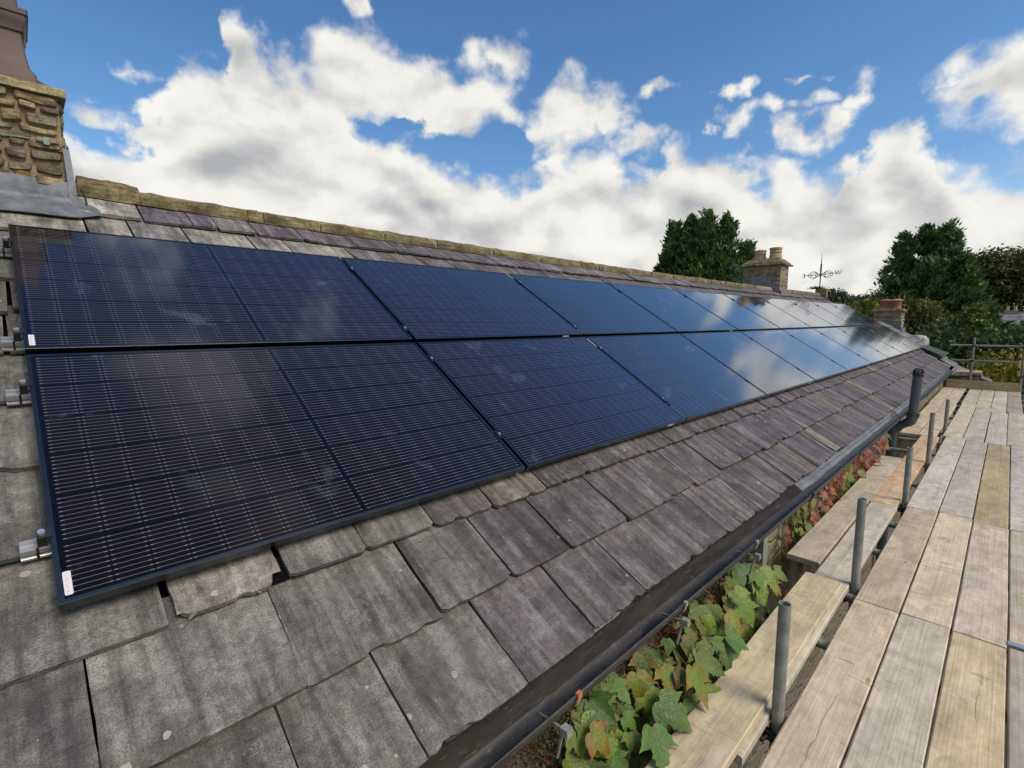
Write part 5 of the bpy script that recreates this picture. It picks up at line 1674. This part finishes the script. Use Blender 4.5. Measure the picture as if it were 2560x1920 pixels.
# scattered clouds elsewhere in the sky, away from the view
amb = t.ramp(t.noise(d, 2.1, 3, .5), .40, .72, -1.2, .9, False)
away = t.m('MAXIMUM', t.ramp(az, 92., 110.), t.ramp(az, -6., -20.))
base = t.m('MAXIMUM', base, t.m('SUBTRACT', t.m('MULTIPLY', amb, 1.), t.m('MULTIPLY', t.m('SUBTRACT', 1., away), 3.)))
dd = t.vm('MULTIPLY', d, (1., 1., 1.5))
def fb(v, sc=8.5): return t.noise(v, sc, 9, .55, .2)
n1 = fb(dd)
bil = t.voro(t.vm('ADD', dd, t.vm('SCALE', wv, .10)), 15., 'SMOOTH_F1')
bil2 = t.voro(t.vm('ADD', dd, t.vm('SCALE', wv, .06)), 38., 'SMOOTH_F1')
nz = t.m('ADD', t.m('MULTIPLY', t.m('SUBTRACT', n1, .5), 3.2), t.m('ADD', t.m('MULTIPLY', t.m('SUBTRACT', .40, bil), .9), t.m('MULTIPLY', t.m('SUBTRACT', .40, bil2), .40)))
den = t.m('ADD', base, nz)
cov = t.ramp(den, -.28, .78)
# light and shade inside the clouds: offset sample towards the sun / up
off = (-.012, -.030, .040)
nA = t.noise(dd, 6.5, 4, .5, .2); nB = t.noise(t.vm('ADD', dd, off), 6.5, 4, .5, .2)
b2_ = t.voro(t.vm('ADD', t.vm('ADD', dd, off), t.vm('SCALE', wv, .10)), 15., 'SMOOTH_F1')
lit = t.m('ADD', t.m('MULTIPLY', t.m('SUBTRACT', nA, nB), 2.6), t.m('MULTIPLY', t.m('SUBTRACT', b2_, bil), .8))
thick = t.ramp(den, .35, 2.1)
low = t.noise(dd, 5.2, 4, .55)
lown = t.ramp(low, .40, .66)
sh = t.m('ADD', .85, t.m('MULTIPLY', lit, .55))
sh = t.m('SUBTRACT', sh, t.m('MULTIPLY', thick, t.m('ADD', .0, t.m('MULTIPLY', lown, .22))))
lnb = t.vm('LENGTH', t.vm('MULTIPLY', t.vm('SUBTRACT', pv, (70.5, 16., 0)), (1 / 7., 1 / 3.2, 0)), out=1)
sh = t.m('SUBTRACT', sh, t.m('MULTIPLY', t.m('MULTIPLY', t.ramp(lnb, .1, 1.9, 1., 0.), t.ramp(nA, .36, .62, .2, 1.)), .11))
sh = t.m('ADD', sh, t.m('MULTIPLY', t.ramp(az, 64., 82.), .05))
sh = t.m('MAXIMUM', t.m('MINIMUM', sh, 1.06), .2)
cc = t.mix(t.ramp(sh, .28, .86, smooth=False), (.50, .52, .545), (.86, .845, .80))
gain = t.ramp(sh, .34, 1.06, .88, 1.12, False)
cc = t.mix(1., cc, t.comb(gain, gain, gain), 'MULTIPLY')
CLOUD = 6.9
cc = t.vm('SCALE', cc, CLOUD)
# thin haze towards the horizon
hz = t.ramp(el, 0., 14., .35, 0., False)
skc = t.mix(hz, hs.outputs[0], (4.6, 5.6, 6.8))
fin = t.mix(cov, skc, cc)
t.put(bg.inputs['Color'], fin); bg.inputs['Strength'].default_value = .1
W.cycles.sampling_method = 'MANUAL'; W.cycles.sample_map_resolution = 512

sl = bpy.data.lights.new('sun', 'SUN'); sl.energy = 2.4; sl.angle = radians(34); sl.color = (1., .87, .70)
so = bpy.data.objects.new('sun', sl); COL.objects.link(so)
sd = Vector((cos(radians(SUN_EL)) * cos(radians(SUN_AZ)), cos(radians(SUN_EL)) * sin(radians(SUN_AZ)), sin(radians(SUN_EL))))
so.rotation_euler = sd.to_track_quat('Z', 'Y').to_euler(); so.location = sd * 50

# ------------------------------------------------------------------ camera
cam = bpy.data.cameras.new('camera'); co = bpy.data.objects.new('camera', cam); COL.objects.link(co)
cam.sensor_width = 36; cam.sensor_fit = 'HORIZONTAL'; cam.lens = 1233.0784 / 2560 * 36
cam.clip_start = .05; cam.clip_end = 6000
fwd = Vector((0.6988015644960669, 0.7044662257464749, -0.12411168454406685)); rt = Vector((0.7095868877844334, -0.7046059322633633, -0.004114474897078724)); up = Vector((0.09034833779462231, 0.0851928224781493, 0.9922597244955351))
co.matrix_world = Matrix(((rt.x, up.x, -fwd.x, -.0077), (rt.y, up.y, -fwd.y, -1.6457), (rt.z, up.z, -fwd.z, .7079), (0, 0, 0, 1)))
SC.camera = co
SC.view_settings.view_transform = 'Standard'; SC.view_settings.look = 'None'; SC.view_settings.exposure = .5; SC.view_settings.gamma = 1
SC.render.engine = 'CYCLES'
SC.cycles.use_denoising = True
SC.cycles.max_bounces = 8
